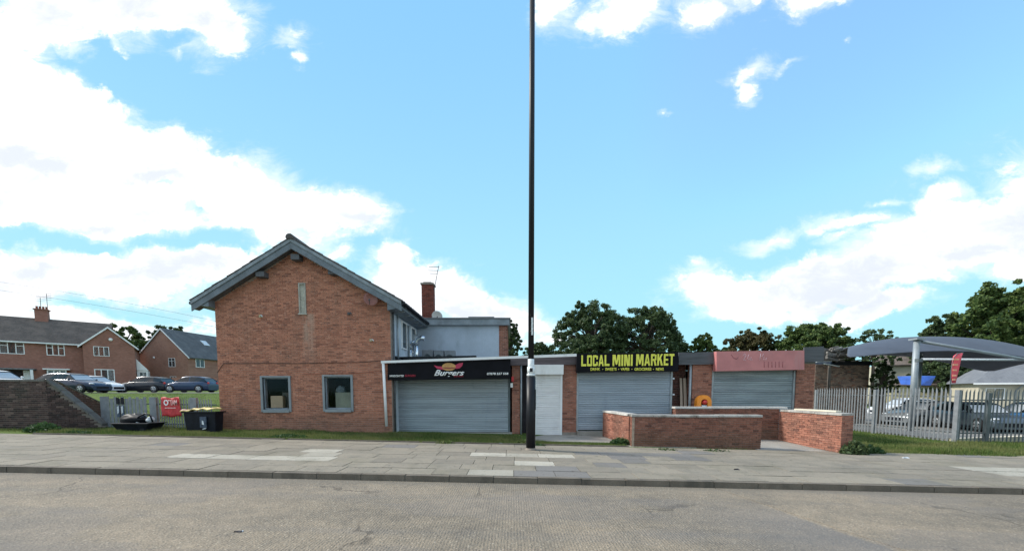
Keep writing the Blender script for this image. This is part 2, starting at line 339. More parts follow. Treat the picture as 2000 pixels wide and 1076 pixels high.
def slab_mat(name, stops, dirt=.5):
    m, t, b = new_mat(name)
    oi = t.add('ShaderNodeObjectInfo'); geo = t.add('ShaderNodeNewGeometry'); pos = geo.outputs['Position']
    cc = t.ramp(oi.outputs['Random'], stops)
    n = t.noise(pos, 2.1, 7, .65); cc = t.mix(t.math('MULTIPLY', t.sstep(n, .45, .7), dirt), cc, (.155, .145, .12))
    nf = t.noise(pos, 55, 4, .75); cc = t.mix(.5, cc, t.ramp(nf, [(.3, (.25, .25, .25)), (.7, (.75, .75, .75))]), 'OVERLAY')
    ng = t.noise(t.mapping(pos, (1, 1, 1), (4, 4, 0)), .7, 6, .6); cc = t.mix(t.math('MULTIPLY', t.sstep(ng, .5, .66), .3), cc, (.12, .115, .075))
    nk = t.noise(pos, 7, 3, .7); cc = t.mix(t.math('MULTIPLY', t.sstep(nk, .61, .67), .6), cc, (.09, .085, .07))
    t.link(cc, b.inputs['Base Color']); b.inputs['Roughness'].default_value = .92; b.inputs['Specular IOR Level'].default_value = .25
    bn = t.add('ShaderNodeBump'); bn.inputs['Strength'].default_value = .5; bn.inputs['Distance'].default_value = .008
    t.link(nf, bn.inputs['Height']); t.link(bn.outputs[0], b.inputs['Normal'])
    return m
SLAB = slab_mat('paving', [(0, (.205, .182, .148)), (.3, (.235, .207, .165)), (.7, (.26, .229, .181)), (1, (.22, .197, .16))])
SLAB_P = slab_mat('paving_new', [(0, (.32, .295, .245)), (1, (.41, .38, .32))], .25)
SLAB_D = slab_mat('paving_dark', [(0, (.165, .155, .145)), (1, (.185, .175, .165))], .3)

def ground_mat():
    m, t, b = new_mat('turf_and_soil')
    geo = t.add('ShaderNodeNewGeometry'); pos = geo.outputs['Position']
    n = t.noise(pos, .35, 6, .6); nf = t.noise(pos, 9, 5, .7)
    cc = t.ramp(t.math('ADD', t.math('MULTIPLY', n, .5), t.math('MULTIPLY', nf, .5)), [(.35, (.05, .085, .022)), (.5, (.085, .13, .03)), (.6, (.125, .16, .045)), (.7, (.17, .17, .075))])
    t.link(cc, b.inputs['Base Color']); b.inputs['Roughness'].default_value = 1; b.inputs['Specular IOR Level'].default_value = .1
    bn = t.add('ShaderNodeBump'); bn.inputs['Strength'].default_value = .8; bn.inputs['Distance'].default_value = .05
    t.link(nf, bn.inputs['Height']); t.link(bn.outputs[0], b.inputs['Normal'])
    return m
TURF = ground_mat()
def leaf_mat(name, stops, trans=.25):
    m, t, b = new_mat(name)
    geo = t.add('ShaderNodeNewGeometry')
    cc = t.ramp(geo.outputs['Random Per Island'], stops)
    n = t.noise(geo.outputs['Position'], .45, 3, .6); cc = t.mix(t.math('MULTIPLY', t.sstep(n, .42, .62), .45), cc, stops[-1][1])
    t.link(cc, b.inputs['Base Color']); b.inputs['Roughness'].default_value = .6; b.inputs['Specular IOR Level'].default_value = .3
    out_ = t.n['Material Output']; ms = t.add('ShaderNodeMixShader'); tl = t.add('ShaderNodeBsdfTranslucent'); t.link(cc, tl.inputs[0])
    ms.inputs[0].default_value = trans; t.link(b.outputs[0], ms.inputs[1]); t.link(tl.outputs[0], ms.inputs[2]); t.link(ms.outputs[0], out_.inputs[0])
    return m
LEAF = leaf_mat('leaf_dark', [(0, (.03, .055, .032)), (.5, (.058, .095, .044)), (1, (.10, .14, .05))])
LEAF2 = leaf_mat('leaf_mid', [(0, (.03, .06, .022)), (.5, (.07, .12, .035)), (1, (.14, .19, .05))])
LEAF3 = leaf_mat('leaf_brown', [(0, (.04, .05, .02)), (.5, (.08, .085, .03)), (1, (.13, .10, .045))])
BLADE = leaf_mat('grass_blade', [(0, (.045, .085, .02)), (.4, (.085, .145, .03)), (.8, (.14, .19, .05)), (1, (.25, .23, .10))], .3)
WEED = leaf_mat('weed_leaf', [(0, (.025, .065, .025)), (1, (.07, .13, .04))], .3)

def roof_tile_mat(name, a, b_):
    m, t, b = new_mat(name)
    tcn = t.add('ShaderNodeTexCoord'); uvn = t.add('ShaderNodeUVMap')
    br = t.add('ShaderNodeTexBrick'); t.link(tcn.outputs['Object'], br.inputs['Vector'])
    geo = t.add('ShaderNodeNewGeometry'); sp = t.add('ShaderNodeSeparateXYZ'); t.link(tcn.outputs['Object'], sp.inputs[0])
    saw = t.math('FRACT', t.math('MULTIPLY', sp.outputs[2], 4.6))
    n = t.noise(geo.outputs['Position'], 1.1, 7, .65); nf = t.noise(t.mapping(geo.outputs['Position'], (1, 1, 4)), 7, 4, .7)
    cc = t.mix(t.sstep(t.math('ADD', t.math('MULTIPLY', n, .5), t.math('MULTIPLY', nf, .5)), .38, .62), a, b_)
    t.link(cc, b.inputs['Base Color']); b.inputs['Roughness'].default_value = .85
    bn = t.add('ShaderNodeBump'); bn.inputs['Strength'].default_value = 1; bn.inputs['Distance'].default_value = .06
    t.link(saw, bn.inputs['Height']); t.link(bn.outputs[0], b.inputs['Normal'])
    t.n.remove(br); t.n.remove(uvn)
    return m
ROOF1 = roof_tile_mat('roof_brown_tiles', (.085, .07, .062), (.17, .135, .115))
ROOF2 = roof_tile_mat('roof_grey_tiles', (.085, .09, .10), (.15, .155, .165))
ROOF3 = roof_tile_mat('roof_slate_tiles', (.13, .14, .16), (.19, .20, .22))
TILE = M('concrete_tile', (.085, .08, .078), .9, var=.35, scale=5, fine=.3)
def far_brick(name, a, b_):
    m, t, b = new_mat(name)
    tcn = t.add('ShaderNodeTexCoord')
    mp = t.add('ShaderNodeMapping'); mp.inputs['Rotation'].default_value = (R(90), 0, 0); t.link(tcn.outputs['Object'], mp.inputs[0])
    br = t.add('ShaderNodeTexBrick'); t.link(mp.outputs[0], br.inputs['Vector']); br.inputs['Scale'].default_value = 1
    br.inputs['Brick Width'].default_value = .225; br.inputs['Row Height'].default_value = .075; br.inputs['Mortar Size'].default_value = .006
    br.inputs['Color1'].default_value = (*a, 1); br.inputs['Color2'].default_value = (*b_, 1); br.inputs['Mortar'].default_value = (.2, .16, .14, 1)
    geo = t.add('ShaderNodeNewGeometry'); n = t.noise(geo.outputs['Position'], .8, 6, .6)
    cc = t.mix(t.math('MULTIPLY', t.sstep(n, .4, .7), .4), br.outputs[0], tuple(x * .55 for x in a))
    t.link(cc, b.inputs['Base Color']); b.inputs['Roughness'].default_value = .9
    return m
FBR1 = far_brick('far_brick_red', (.30, .125, .09), (.38, .17, .125))
FBR2 = far_brick('far_brick_orange', (.33, .16, .11), (.41, .21, .15))

# ------------------------------------------------------------------ geometry helpers
ORG = {}
def org(o): return ORG.get(o.name, Vector((0, 0, 0))) if o else Vector((0, 0, 0))
class MB:
    def __init__(s): s.v = []; s.f = []; s.sm = []
    def box(s, x0, x1, y0, y1, z0, z1):
        return s.hexa([(x0, y0, z0), (x1, y0, z0), (x1, y1, z0), (x0, y1, z0), (x0, y0, z1), (x1, y0, z1), (x1, y1, z1), (x0, y1, z1)])
    def hexa(s, p):
        n = len(s.v); s.v += [tuple(q) for q in p]
        s.f += [tuple(n + i for i in f) for f in ((3, 2, 1, 0), (4, 5, 6, 7), (0, 1, 5, 4), (1, 2, 6, 5), (2, 3, 7, 6), (3, 0, 4, 7))]
        s.sm += [False] * 6; return s
    def poly(s, pts, smooth=False):
        n = len(s.v); s.v += [tuple(q) for q in pts]; s.f.append(tuple(range(n, n + len(pts)))); s.sm.append(smooth); return s
    def prism(s, pts, y0, y1):
        """outline in the XZ plane (counter-clockwise seen from -Y), extruded from y0 to y1"""
        n = len(s.v); k = len(pts)
        s.v += [(x, y0, z) for x, z in pts] + [(x, y1, z) for x, z in pts]
        s.f.append(tuple(range(n, n + k))); s.f.append(tuple(range(n + 2 * k - 1, n + k - 1, -1))); s.sm += [False, False]
        for i in range(k):
            j = (i + 1) % k; s.f.append((n + j, n + i, n + k + i, n + k + j)); s.sm.append(False)
        return s
    def extr(s, pts, d):
        """closed polygon of 3D points extruded by vector d"""
        n = len(s.v); k = len(pts); d = Vector(d)
        s.v += [tuple(p) for p in pts] + [tuple(Vector(p) + d) for p in pts]
        s.f.append(tuple(range(n, n + k))); s.f.append(tuple(range(n + 2 * k - 1, n + k - 1, -1))); s.sm += [False, False]
        for i in range(k):
            j = (i + 1) % k; s.f.append((n + j, n + i, n + k + i, n + k + j)); s.sm.append(False)
        return s
    def tube(s, path, rad, n=10, caps=True):
        path = [Vector(p) for p in path]; rads = rad if isinstance(rad, (list, tuple)) else [rad] * len(path)
        base = len(s.v); prev = None
        for i, p in enumerate(path):
            d = (path[min(i + 1, len(path) - 1)] - path[max(i - 1, 0)]).normalized()
            if prev is None:
                a = d.orthogonal().normalized()
            else:
                a = (prev - d * prev.dot(d)); a = a.normalized() if a.length > 1e-6 else d.orthogonal().normalized()
            prev = a; b = d.cross(a)
            for k in range(n):
                t = 2 * math.pi * k / n; s.v.append(tuple(p + (a * math.cos(t) + b * math.sin(t)) * rads[i]))
        for i in range(len(path) - 1):
            for k in range(n):
                k2 = (k + 1) % n; s.f.append((base + i * n + k, base + i * n + k2, base + (i + 1) * n + k2, base + (i + 1) * n + k)); s.sm.append(True)
        if caps:
            s.f.append(tuple(base + k for k in range(n - 1, -1, -1))); e = base + (len(path) - 1) * n
            s.f.append(tuple(e + k for k in range(n))); s.sm += [False, False]
        return s
    def lathe(s, prof, c, axis='z', n=20):
        """profile (r, h) turned about an axis through c"""
        base = len(s.v); c = Vector(c)
        for (r, h) in prof:
            for k in range(n):
                t = 2 * math.pi * k / n; a, b = r * math.cos(t), r * math.sin(t)
                q = {'z': (a, b, h), 'y': (a, h, b), 'x': (h, a, b)}[axis]; s.v.append(tuple(c + Vector(q)))
        for i in range(len(prof) - 1):
            for k in range(n):
                k2 = (k + 1) % n; s.f.append((base + i * n + k, base + i * n + k2, base + (i + 1) * n + k2, base + (i + 1) * n + k)); s.sm.append(True)
        return s
    def blob(s, c, r, n=8, m=6, jit=0.):
        base = len(s.v)
        for i in range(m + 1):
            ph = math.pi * i / m
            for k in range(n):
                t = 2 * math.pi * k / n; q = 1 + random.uniform(-jit, jit)
                s.v.append((c[0] + r[0] * q * math.sin(ph) * math.cos(t), c[1] + r[1] * q * math.sin(ph) * math.sin(t), c[2] + r[2] * q * math.cos(ph)))
        for i in range(m):
            for k in range(n):
                k2 = (k + 1) % n; s.f.append((base + i * n + k, base + (i + 1) * n + k, base + (i + 1) * n + k2, base + i * n + k2)); s.sm.append(True)
        return s
    def mesh(s, name, mat, off=(0, 0, 0)):
        me = bpy.data.meshes.new(name); o = Vector(off)
        me.from_pydata([(x - o.x, y - o.y, z - o.z) for x, y, z in s.v], [], s.f)
        me.polygons.foreach_set('use_smooth', s.sm)
        if mat: me.materials.append(mat)
        me.validate(); return me
    def build(s, name, mat, parent=None, origin=None, bevel=0., **props):
        off = org(parent) if parent else Vector(origin or (0, 0, 0))
        ob = bpy.data.objects.new(name, s.mesh(name, mat, off)); C.objects.link(ob)
        if parent: ob.parent = parent
        else: ob.location = off
        ORG[ob.name] = off
        if bevel > 0:
            bm = ob.modifiers.new('bevel', 'BEVEL'); bm.width = bevel; bm.segments = 2; bm.limit_method = 'ANGLE'
        for k, v in props.items(): ob[k] = v
        return ob
def thing(name, loc, label, cat, group=None, rz=0.):
    o = bpy.data.objects.new(name, None); C.objects.link(o); o.location = loc; o.rotation_euler.z = rz
    o.empty_display_size = .2; ORG[o.name] = Vector(loc) if rz == 0 else Vector((0, 0, 0))
    o['label'] = label; o['category'] = cat
    if group: o['group'] = group
    return o
def tag(o, label, cat, group=None):
    o['label'] = label; o['category'] = cat
    if group: o['group'] = group
    return o
def inst(name, me, parent, loc, rz=0., scale=(1, 1, 1)):
    o = bpy.data.objects.new(name, me); C.objects.link(o); o.parent = parent
    o.location = Vector(loc) - org(parent); o.rotation_euler.z = rz; o.scale = scale; return o
def copy_thing(src, loc, label, rz=None):
    """copy of a thing with its parts and sub-parts"""
    r = src.copy(); C.objects.link(r); r.location = loc; r['label'] = label
    if rz is not None: r.rotation_euler.z = rz
    for ch in list(src.children):
        c2 = ch.copy(); C.objects.link(c2); c2.parent = r
        for g in ch.children:
            g2 = g.copy(); C.objects.link(g2); g2.parent = c2
    return r

# ------------------------------------------------------------------ bricks
BL, BH, BJ = .215, .065, .010
_bm = MB(); _bm.box(-BL / 2, BL / 2, 0, .09, -BH / 2, BH / 2)
BRICK_ME = {}
def brick_mesh(mat):
    if mat.name not in BRICK_ME: BRICK_ME[mat.name] = _bm.mesh('brick', mat)
    return BRICK_ME[mat.name]
def lay(parent, p0, p1, z0, top, mat, holes=(), budget=0, single_top=99., bot=None, lip=.012, seed=1):
    """stretcher-bond bricks on the face that runs p0 -> p1 (outward normal to the right-hand side of that direction);
    top: height or function of distance; holes: (u0,u1,z0,z1). Full bricks near the ground become objects, the rest one part."""
    r = random.Random(seed)
    d = Vector((p1[0] - p0[0], p1[1] - p0[1])); L = d.length; d /= L; nrm = Vector((d.y, -d.x)); rz = math.atan2(d.y, d.x)
    tf = top if callable(top) else (lambda u: top)
    bf = bot if callable(bot) else (lambda u: z0)
    singles = []; V = []; F = []
    def put(u0, u1, za, zb, full):
        jo = r.uniform(-.003, .005)
        if full and za < single_top:
            singles.append(((u0 + u1) / 2, (za + zb) / 2, jo, u1 - u0)); return
        n = len(V)
        for w in (jo + 0., -.03):
            for (u, z) in ((u0, za), (u1, za), (u1, zb), (u0, zb)):
                q = Vector(p0) + d * u + nrm * w; V.append((q.x, q.y, z))
        F.extend([(n, n + 1, n + 2, n + 3), (n, n + 4, n + 5, n + 1), (n + 1, n + 5, n + 6, n + 2), (n + 2, n + 6, n + 7, n + 3), (n + 3, n + 7, n + 4, n)])
    k = 0; z = z0
    zmax = max(tf(L * i / 40) for i in range(41))
    while z < zmax - .02:
        za, zb = z, z + BH
        off = 0 if k % 2 == 0 else -(BL + BJ) / 2
        u = off
        while u < L:
            a, b = max(u, 0.), min(u + BL, L)
            segs = [(a, b)]
            for (h0, h1, hz0, hz1) in holes:
                if zb <= hz0 + .01 or za >= hz1 - .01: continue
                ns = []
                for (s0, s1) in segs:
                    if s1 <= h0 or s0 >= h1: ns.append((s0, s1)); continue
                    if s0 < h0: ns.append((s0, h0))
                    if s1 > h1: ns.append((h1, s1))
                segs = ns
            for (s0, s1) in segs:
                if s1 - s0 < .03: continue
                tt = min(tf(s0), tf(s1)); bb = max(bf(s0), bf(s1))
                if za < bb - .05 or tt - za < .02: continue
                put(s0, s1, za, min(zb, tt), (s1 - s0 > BL - .005) and zb <= tt)
            u += BL + BJ
        z += BH + BJ; k += 1
    if len(singles) > budget:
        singles.sort(key=lambda q: (q[1] if single_top > 50 else 0, q[0])) ; r2 = singles[budget:]; singles = singles[:budget]
        for (uc, zc, jo, w) in r2:
            n = len(V)
            for ww in (jo, -.03):
                for (u, z_) in ((uc - w / 2, zc - BH / 2), (uc + w / 2, zc - BH / 2), (uc + w / 2, zc + BH / 2), (uc - w / 2, zc + BH / 2)):
                    q = Vector(p0) + d * u + nrm * ww; V.append((q.x, q.y, z_))
            F.extend([(n, n + 1, n + 2, n + 3), (n, n + 4, n + 5, n + 1), (n + 1, n + 5, n + 6, n + 2), (n + 2, n + 6, n + 7, n + 3), (n + 3, n + 7, n + 4, n)])
    me = brick_mesh(mat)
    for (uc, zc, jo, w) in singles:
        q = Vector(p0) + d * uc + nrm * jo
        inst('brick', me, parent, (q.x, q.y, zc), rz)
    if V:
        mb = MB(); mb.v = V; mb.f = F; mb.sm = [False] * len(F)
        o = mb.build('brickwork', mat, parent); o['kind'] = 'stuff'
    return len(singles)

# ------------------------------------------------------------------ text
def text_part(name, body, mat, parent, x0, x1, z0, z1, y, tilt=0., shear=0., bold=0., extr=.006, sx=1.):
    cu_ = bpy.data.curves.new(name, 'FONT'); cu_.body = body; cu_.size = 1; cu_.shear = shear; cu_.offset = bold; cu_.extrude = 0; cu_.resolution_u = 3
    tmp = bpy.data.objects.new('tmp', cu_); C.objects.link(tmp); bpy.context.view_layer.update()
    me = bpy.data.meshes.new_from_object(tmp.evaluated_get(bpy.context.evaluated_depsgraph_get()))
    bpy.data.objects.remove(tmp); bpy.data.curves.remove(cu_)
    co = np.empty(len(me.vertices) * 3); me.vertices.foreach_get('co', co); co = co.reshape(-1, 3)
    lo, hi = co.min(0), co.max(0); u = (co[:, 0] - lo[0]) / (hi[0] - lo[0]); v = (co[:, 1] - lo[1]) / (hi[1] - lo[1])
    o_ = org(parent); nc = np.zeros_like(co); nc[:, 0] = x0 + u * (x1 - x0) - o_.x; nc[:, 1] = y - o_.y; nc[:, 2] = z0 + v * (z1 - z0) + tilt * (nc[:, 0] + o_.x - x0) - o_.z
    me.vertices.foreach_set('co', nc.ravel()); me.materials.clear(); me.materials.append(mat); me.name = name
    ob = bpy.data.objects.new(name, me); C.objects.link(ob); ob.parent = parent
    sm_ = ob.modifiers.new('thick', 'SOLIDIFY'); sm_.thickness = extr; sm_.offset = 0
    return ob

# ------------------------------------------------------------------ terrain
def sst(x, a, b):
    t = np.clip((x - a) / (b - a), 0, 1); return t * t * (3 - 2 * t)
def zg(x, y):
    x = np.asarray(x, float); y = np.asarray(y, float)
    near = -.022 * np.clip(x, -22, 14)
    bank = near + sst(y, 15.8, 28) * (1.62 - near) + sst(y, 36, 50) * .8
    lft = sst(-x, 8.5, 11.3)
    z = near * (1 - lft) + bank * lft
    high = (1.60 + .33 * (1 - sst(y, 17, 24))) * np.minimum(sst(-x, 17.75, 18.1), sst(-(x + 1.05 * y), .2, 1.4)) * (y > 14.75)
    z = np.maximum(z, np.where(high > .01, high, -9))
    z = np.where(y < 8.05, near - .22, np.where(y < 12.86, near - .09, z - .03))
    return z
xs = np.unique(np.concatenate([np.linspace(-900, -80, 12), np.arange(-80, -22, 3.), np.arange(-22, 26, .35), np.arange(26, 90, 4.), np.linspace(90, 900, 12), [-18.1, -17.75]]))
ys = np.unique(np.concatenate([np.linspace(-300, -20, 8), np.arange(-20, 6, 3.), [8.02, 8.07, 12.84, 12.88, 14.7, 14.76], np.arange(6, 30, .35), np.arange(30, 90, 2.5), np.linspace(90, 1500, 14)]))
XX, YY = np.meshgrid(xs, ys); ZZ = zg(XX, YY)
nx, ny = len(xs), len(ys)
gmb = MB(); gmb.v = list(zip(XX.ravel().tolist(), YY.ravel().tolist(), ZZ.ravel().tolist()))
gmb.f = [(j * nx + i, j * nx + i + 1, (j + 1) * nx + i + 1, (j + 1) * nx + i) for j in range(ny - 1) for i in range(nx - 1)]
gmb.sm = [True] * len(gmb.f)
gmb.build('ground', TURF, kind='structure')

# road: concrete bays with transverse joints
SL = -.022
def sl_box(mb, x0, x1, y0, y1, dz0, dz1, skew=0.):
    """box lying on the sloping street"""
    mb.hexa([(x + sk, y, SL * x + dz) for dz in (dz0, dz1) for (x, y, sk) in ((x0, y0, skew), (x1, y0, skew), (x1, y1, 0), (x0, y1, 0))])
    return mb
road = MB(); sl_box(road, -40, 40, -4.5, 7.93, -.30, -.135)
road_o = road.build('road', M('road_bed', (.07, .065, .06), .95), kind='structure')
joints = [-33, -19.5, 4.2, 13.5, 22.8, 32.1]
for i in range(len(joints) - 1):
    m_ = MB(); sk = .95
    a, b = joints[i] + .012, joints[i + 1] - .012
    # joint leans slightly across the street
    pts = []
    for dz in (-.2, -.12):
        for (x, y) in ((a + sk, 4.2), (b + sk, 4.2), (b, 7.93), (a, 7.93)):
            pts.append((x, y, SL * x + dz))
    m_.hexa(pts); m_.build('road_bay', ROADM, road_o)
    m_ = MB(); pts = []
    for dz in (-.2, -.12):
        for (x, y) in ((a + sk + .9, .2), (b + sk + .9, .2), (b + sk, 4.185), (a + sk, 4.185)):
            pts.append((x, y, SL * x + dz))
    m_.hexa(pts); m_.build('road_bay', ROADM, road_o)
m_ = MB(); sl_box(m_, -36, 36, -4.5, .19, -.2, -.121); m_.build('road_bay', ROADM, road_o)

# kerb
kerb = MB(); sl_box(kerb, -36, 36, 7.96, 8.10, -.30, -.03); kerb_o = kerb.build('kerb', M('kerb_bed', (.08, .075, .065), .95), kind='structure')
x = -26.; kst = MB()
r_ = random.Random(3)
kz = [MB() for _ in range(4)]
kerb_variants = []
for v_ in range(4):
    q = MB(); e = v_ * .0015; q.hexa([(0, 0, -.28), (.905, 0, -.28), (.905, .145, -.28), (0, .145, -.28), (.004, .012, 0 - e), (.901, .012, -e - SL * 0), (.901, .145, -e), (.004, .145, -e)])
    q.f = q.f; me = q.mesh('kerb_stone', KERB); kerb_variants.append(me)
while x < 26:
    o = inst('kerb_stone', r_.choice(kerb_variants), kerb_o, (x, 7.94 + r_.uniform(-.004, .004), SL * x + .004 + r_.uniform(-.004, .003)))
    o.rotation_euler.y = -math.atan(SL) ; x += .915

# pavement of flags
pv = MB(); sl_box(pv, -40, 40, 8.10, 12.9, -.30, -.035)
pave = pv.build('pavement', M('joint_sand', (.17, .155, .13), .95, fine=.4), kind='structure')
PALE = [(322, 690, 886, 897), (600, 682, 876, 882), (945, 1110, 886, 894), (972, 1066, 900, 909), (948, 1045, 914, 923)]
DARKS = [(1196, 1282, 885, 901), (1042, 1130, 912, 927), (1290, 1350, 886, 900)]
def in_boxes(x, y, B):
    z = SL * x - EYE; d = y * _c - z * _s; px = 1000 + FOC * x / d; py = _yp - FOC * (y * _s + z * _c) / d
    return any(a <= px <= b and c_ <= py <= d_ for a, b, c_, d_ in B)
def slab_me(w, dpt, mat):
    q = MB(); e = .006; e = .003; q.hexa([(0, 0, -.05), (w, 0, -.05), (w, dpt, -.05), (0, dpt, -.05), (e, e, 0), (w - e, e, 0), (w - e, dpt - e, 0), (e, dpt - e, 0)])
    return q.mesh('paving_slab', mat)
slab_cache = {}
rows = 8; rd = 4.78 / rows
for j in range(rows):
    x = -24 + (j % 2) * .46 + r_.uniform(-.1, .1)
    while x < 24:
        w = r_.choice([1.0, 1.0, 1.0, .9, .75]) if abs(x) < 22 else 1.8
        y = 8.11 + j * rd
        cx_, cy_ = x + w / 2, y + rd / 2
        mt = SLAB_P if (in_boxes(cx_, cy_, PALE) or (j in (2, 3) and 11.2 < x < 14.2)) else SLAB_D if in_boxes(cx_, cy_, DARKS) or r_.random() < .04 else SLAB
        key = (w, mt.name)
        if key not in slab_cache: slab_cache[key] = slab_me(w - .007, rd - .007, mt)
        o = inst('paving_slab', slab_cache[key], pave, (x, y, SL * x + r_.uniform(-.004, .004)))
        o.rotation_euler = (r_.uniform(-.004, .004), -math.atan(SL) + r_.uniform(-.003, .003), 0)
        x += w

# concrete forecourt before the white shutter, and between the low walls
fc = MB(); fc.hexa([(x, y, zz + dz) for dz in (-.2, 0) for (x, y, zz) in ((.6, 14.1, -.03), (4.0, 14.1, -.10), (4.0, 16.6, -.08), (.6, 16.6, -.06))])
fc.hexa([(x, y, zz + dz) for dz in (-.2, 0) for (x, y, zz) in ((8.25, 12.92, SL * 8.25), (10.7, 12.92, SL * 10.7), (10.9, 16.4, -.06), (8.25, 16.4, -.06))])
fc.hexa([(x, y, zz + dz) for dz in (-.2, 0) for (x, y, zz) in ((4.0, 13.2, -.12), (8.24, 13.2, -.16), (8.24, 16.6, -.066), (4.0, 16.6, -.066))])
fc.build('forecourt', CONC, kind='structure')
ed = MB()
for (a, b) in ((-16, -12.1), (-12, -7.6), (-7.5, -3.1), (-3, 3.9)):
    ed.hexa([(x, y, SL * x + dz) for dz in (-.2, .035) for (x, y) in ((a, 12.91), (b, 12.91), (b, 12.97), (a, 12.97))])
ed.build('edging_strip', KERB, kind='structure')
lot = MB(); lot.hexa([(x, y, z_) for z_ in (-.5, -.27) for (x, y) in ((18.5, 16.4), (70, 16.4), (70, 46), (18.5, 46))]); lot.build('car_park', TARM, kind='structure')
rdL = MB()
zz_ = lambda x, y: float(zg(x, y)) + .02
for i in range(14):
    xa, xb = -75 + i * 4.6, -75 + (i + 1) * 4.6
    rdL.hexa([(x, y, zz_(x, y) + dz) for dz in (-.1, .0) for (x, y) in ((xa, 29.3), (xb, 29.3), (xb, 36.5), (xa, 36.5))])
rdL.build('estate_road', TARM, kind='structure')

# ------------------------------------------------------------------ brick house with its gable to the street
HX0, HX1, HY, HYB = -11.64, -4.78, 15.5, 24.2
house = thing('brick_house', (-8.2, HY, .05), 'two storey red brick house turning its windowed gable to the pavement', 'house')
APX, APZ, EVX0, EVX1, EVZ = -8.36, 7.52, -12.24, -4.25, 5.20
slope = (APZ - EVZ) / (EVX1 - APX); slopeL = (APZ - EVZ) / (APX - EVX0)
def roof_under(x): return APZ - .30 - ((x - APX) * slope if x > APX else (APX - x) * slopeL)
wins = [(-9.89, -8.86, 1.03, 2.31), (-7.43, -6.39, 1.05, 2.35)]
slit = (-8.33, -8.05, 4.80, 5.97)
holesH = [(a - HX0, b - HX0, c_, d_) for (a, b, c_, d_) in wins] + [(slit[0] - HX0, slit[1] - HX0, slit[2], slit[3])]
w = MB(); MY0, MY1 = HY + .012, HY + .28
# mortar-faced wall in strips round the openings
def wall_xz(mb, x0, x1, zb, y0, y1, topf=None, ztop=None, zbot=None):
    n = 8; pts = [(x0, zb), (x1, zb)]
    if topf: pts += [(x1 + (x0 - x1) * i / n, topf(x1 + (x0 - x1) * i / n)) for i in range(n + 1)]
    else: pts += [(x1, ztop), (x0, ztop)]
    mb.prism(pts, y0, y1)
wall_xz(w, HX0, wins[0][0], -.3, MY0, MY1, roof_under)
wall_xz(w, wins[0][0], wins[0][1], -.3, MY0, MY1, ztop=wins[0][2]); wall_xz(w, wins[0][0], wins[0][1], wins[0][3], MY0, MY1, roof_under)
wall_xz(w, wins[0][1], slit[0], -.3, MY0, MY1, roof_under)
wall_xz(w, slit[0], slit[1], -.3, MY0, MY1, ztop=slit[2]); wall_xz(w, slit[0], slit[1], slit[3], MY0, MY1, roof_under)
wall_xz(w, slit[1], wins[1][0], -.3, MY0, MY1, roof_under)
wall_xz(w, wins[1][0], wins[1][1], -.3, MY0, MY1, ztop=wins[1][2]); wall_xz(w, wins[1][0], wins[1][1], wins[1][3], MY0, MY1, roof_under)
wall_xz(w, wins[1][1], HX1, -.3, MY0, MY1, roof_under)
w.build('gable_wall', MORTAR, house)
lay(house, (HX0, HY), (HX1, HY), -.1, lambda u: roof_under(HX0 + u), BR, holesH, budget=300, seed=2)
sw = MB(); sw.box(HX0 + .01, HX0 + .25, HY + .285, HYB, -.3, EVZ - .1); sw.box(HX0, HX1, HYB, HYB + .2, -.3, EVZ); sw.build('back_wall', MORTAR, house)
lay(house, (HX0, HYB), (HX0, HY + .10), -.1, 5.0, BR, seed=4)
sr = MB(); sr.box(HX1 - .25, HX1 - .004, HY + .285, HYB, -.3, EVZ - .02); sr.build('side_wall', RENDER_B, house)
# ceiling and dark rooms behind the two openings
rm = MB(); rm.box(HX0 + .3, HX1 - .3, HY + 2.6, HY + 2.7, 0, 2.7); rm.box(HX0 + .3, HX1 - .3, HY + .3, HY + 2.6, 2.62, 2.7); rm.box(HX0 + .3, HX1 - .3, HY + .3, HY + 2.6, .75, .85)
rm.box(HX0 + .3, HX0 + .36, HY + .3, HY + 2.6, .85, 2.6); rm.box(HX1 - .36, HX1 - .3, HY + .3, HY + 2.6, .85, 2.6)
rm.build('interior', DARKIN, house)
for (a, b, c_, d_) in wins:
    f = MB(); t_ = .085
    y0, y1 = HY - .05, HY + .12
    f.box(a - t_, a, y0, y1, c_ - t_, d_ + t_ * .7); f.box(b, b + t_, y0, y1, c_ - t_, d_ + t_ * .7); f.box(a, b, y0, y1, d_, d_ + t_ * .7)
    f.box(a, b, y0 - .03, y1, c_ - t_ - .03, c_)
    fo = f.build('window_frame', GREYF, house, bevel=.006)
    g = MB(); g.box(a, b, HY + .09, HY + .096, c_, d_); g.build('pane', GLASS, fo)
    s_ = MB(); s_.box(a, a + .045, HY + .05, HY + .088, c_, d_); s_.box(b - .045, b, HY + .05, HY + .088, c_, d_); s_.box(a + .045, b - .045, HY + .05, HY + .088, d_ - .05, d_); s_.box(a + .045, b - .045, HY + .05, HY + .088, c_, c_ + .06)
    s_.build('sash', GREYP, fo)
f = MB(); a, b, c_, d_ = slit; f.box(a, a + .05, HY - .03, HY + .1, c_, d_); f.box(b - .05, b, HY - .03, HY + .1, c_, d_); f.box(a + .05, b - .05, HY - .03, HY + .1, d_ - .05, d_); f.box(a - .03, b + .03, HY - .06, HY + .1, c_ - .05, c_ - .001)
fo = f.build('window_frame', M('weathered_frame', (.34, .33, .29), .8, var=.2), house)
g = MB(); g.box(a + .05, b - .05, HY + .02, HY + .05, c_, d_ - .05); g.build('blanking_panel', M('blanking', (.40, .39, .33), .8, var=.2, scale=5), fo)

BARGE = M('barge_grey', (.135, .165, .195), .5, var=.22, scale=2.2, dirt=((.07, .08, .09), .5))
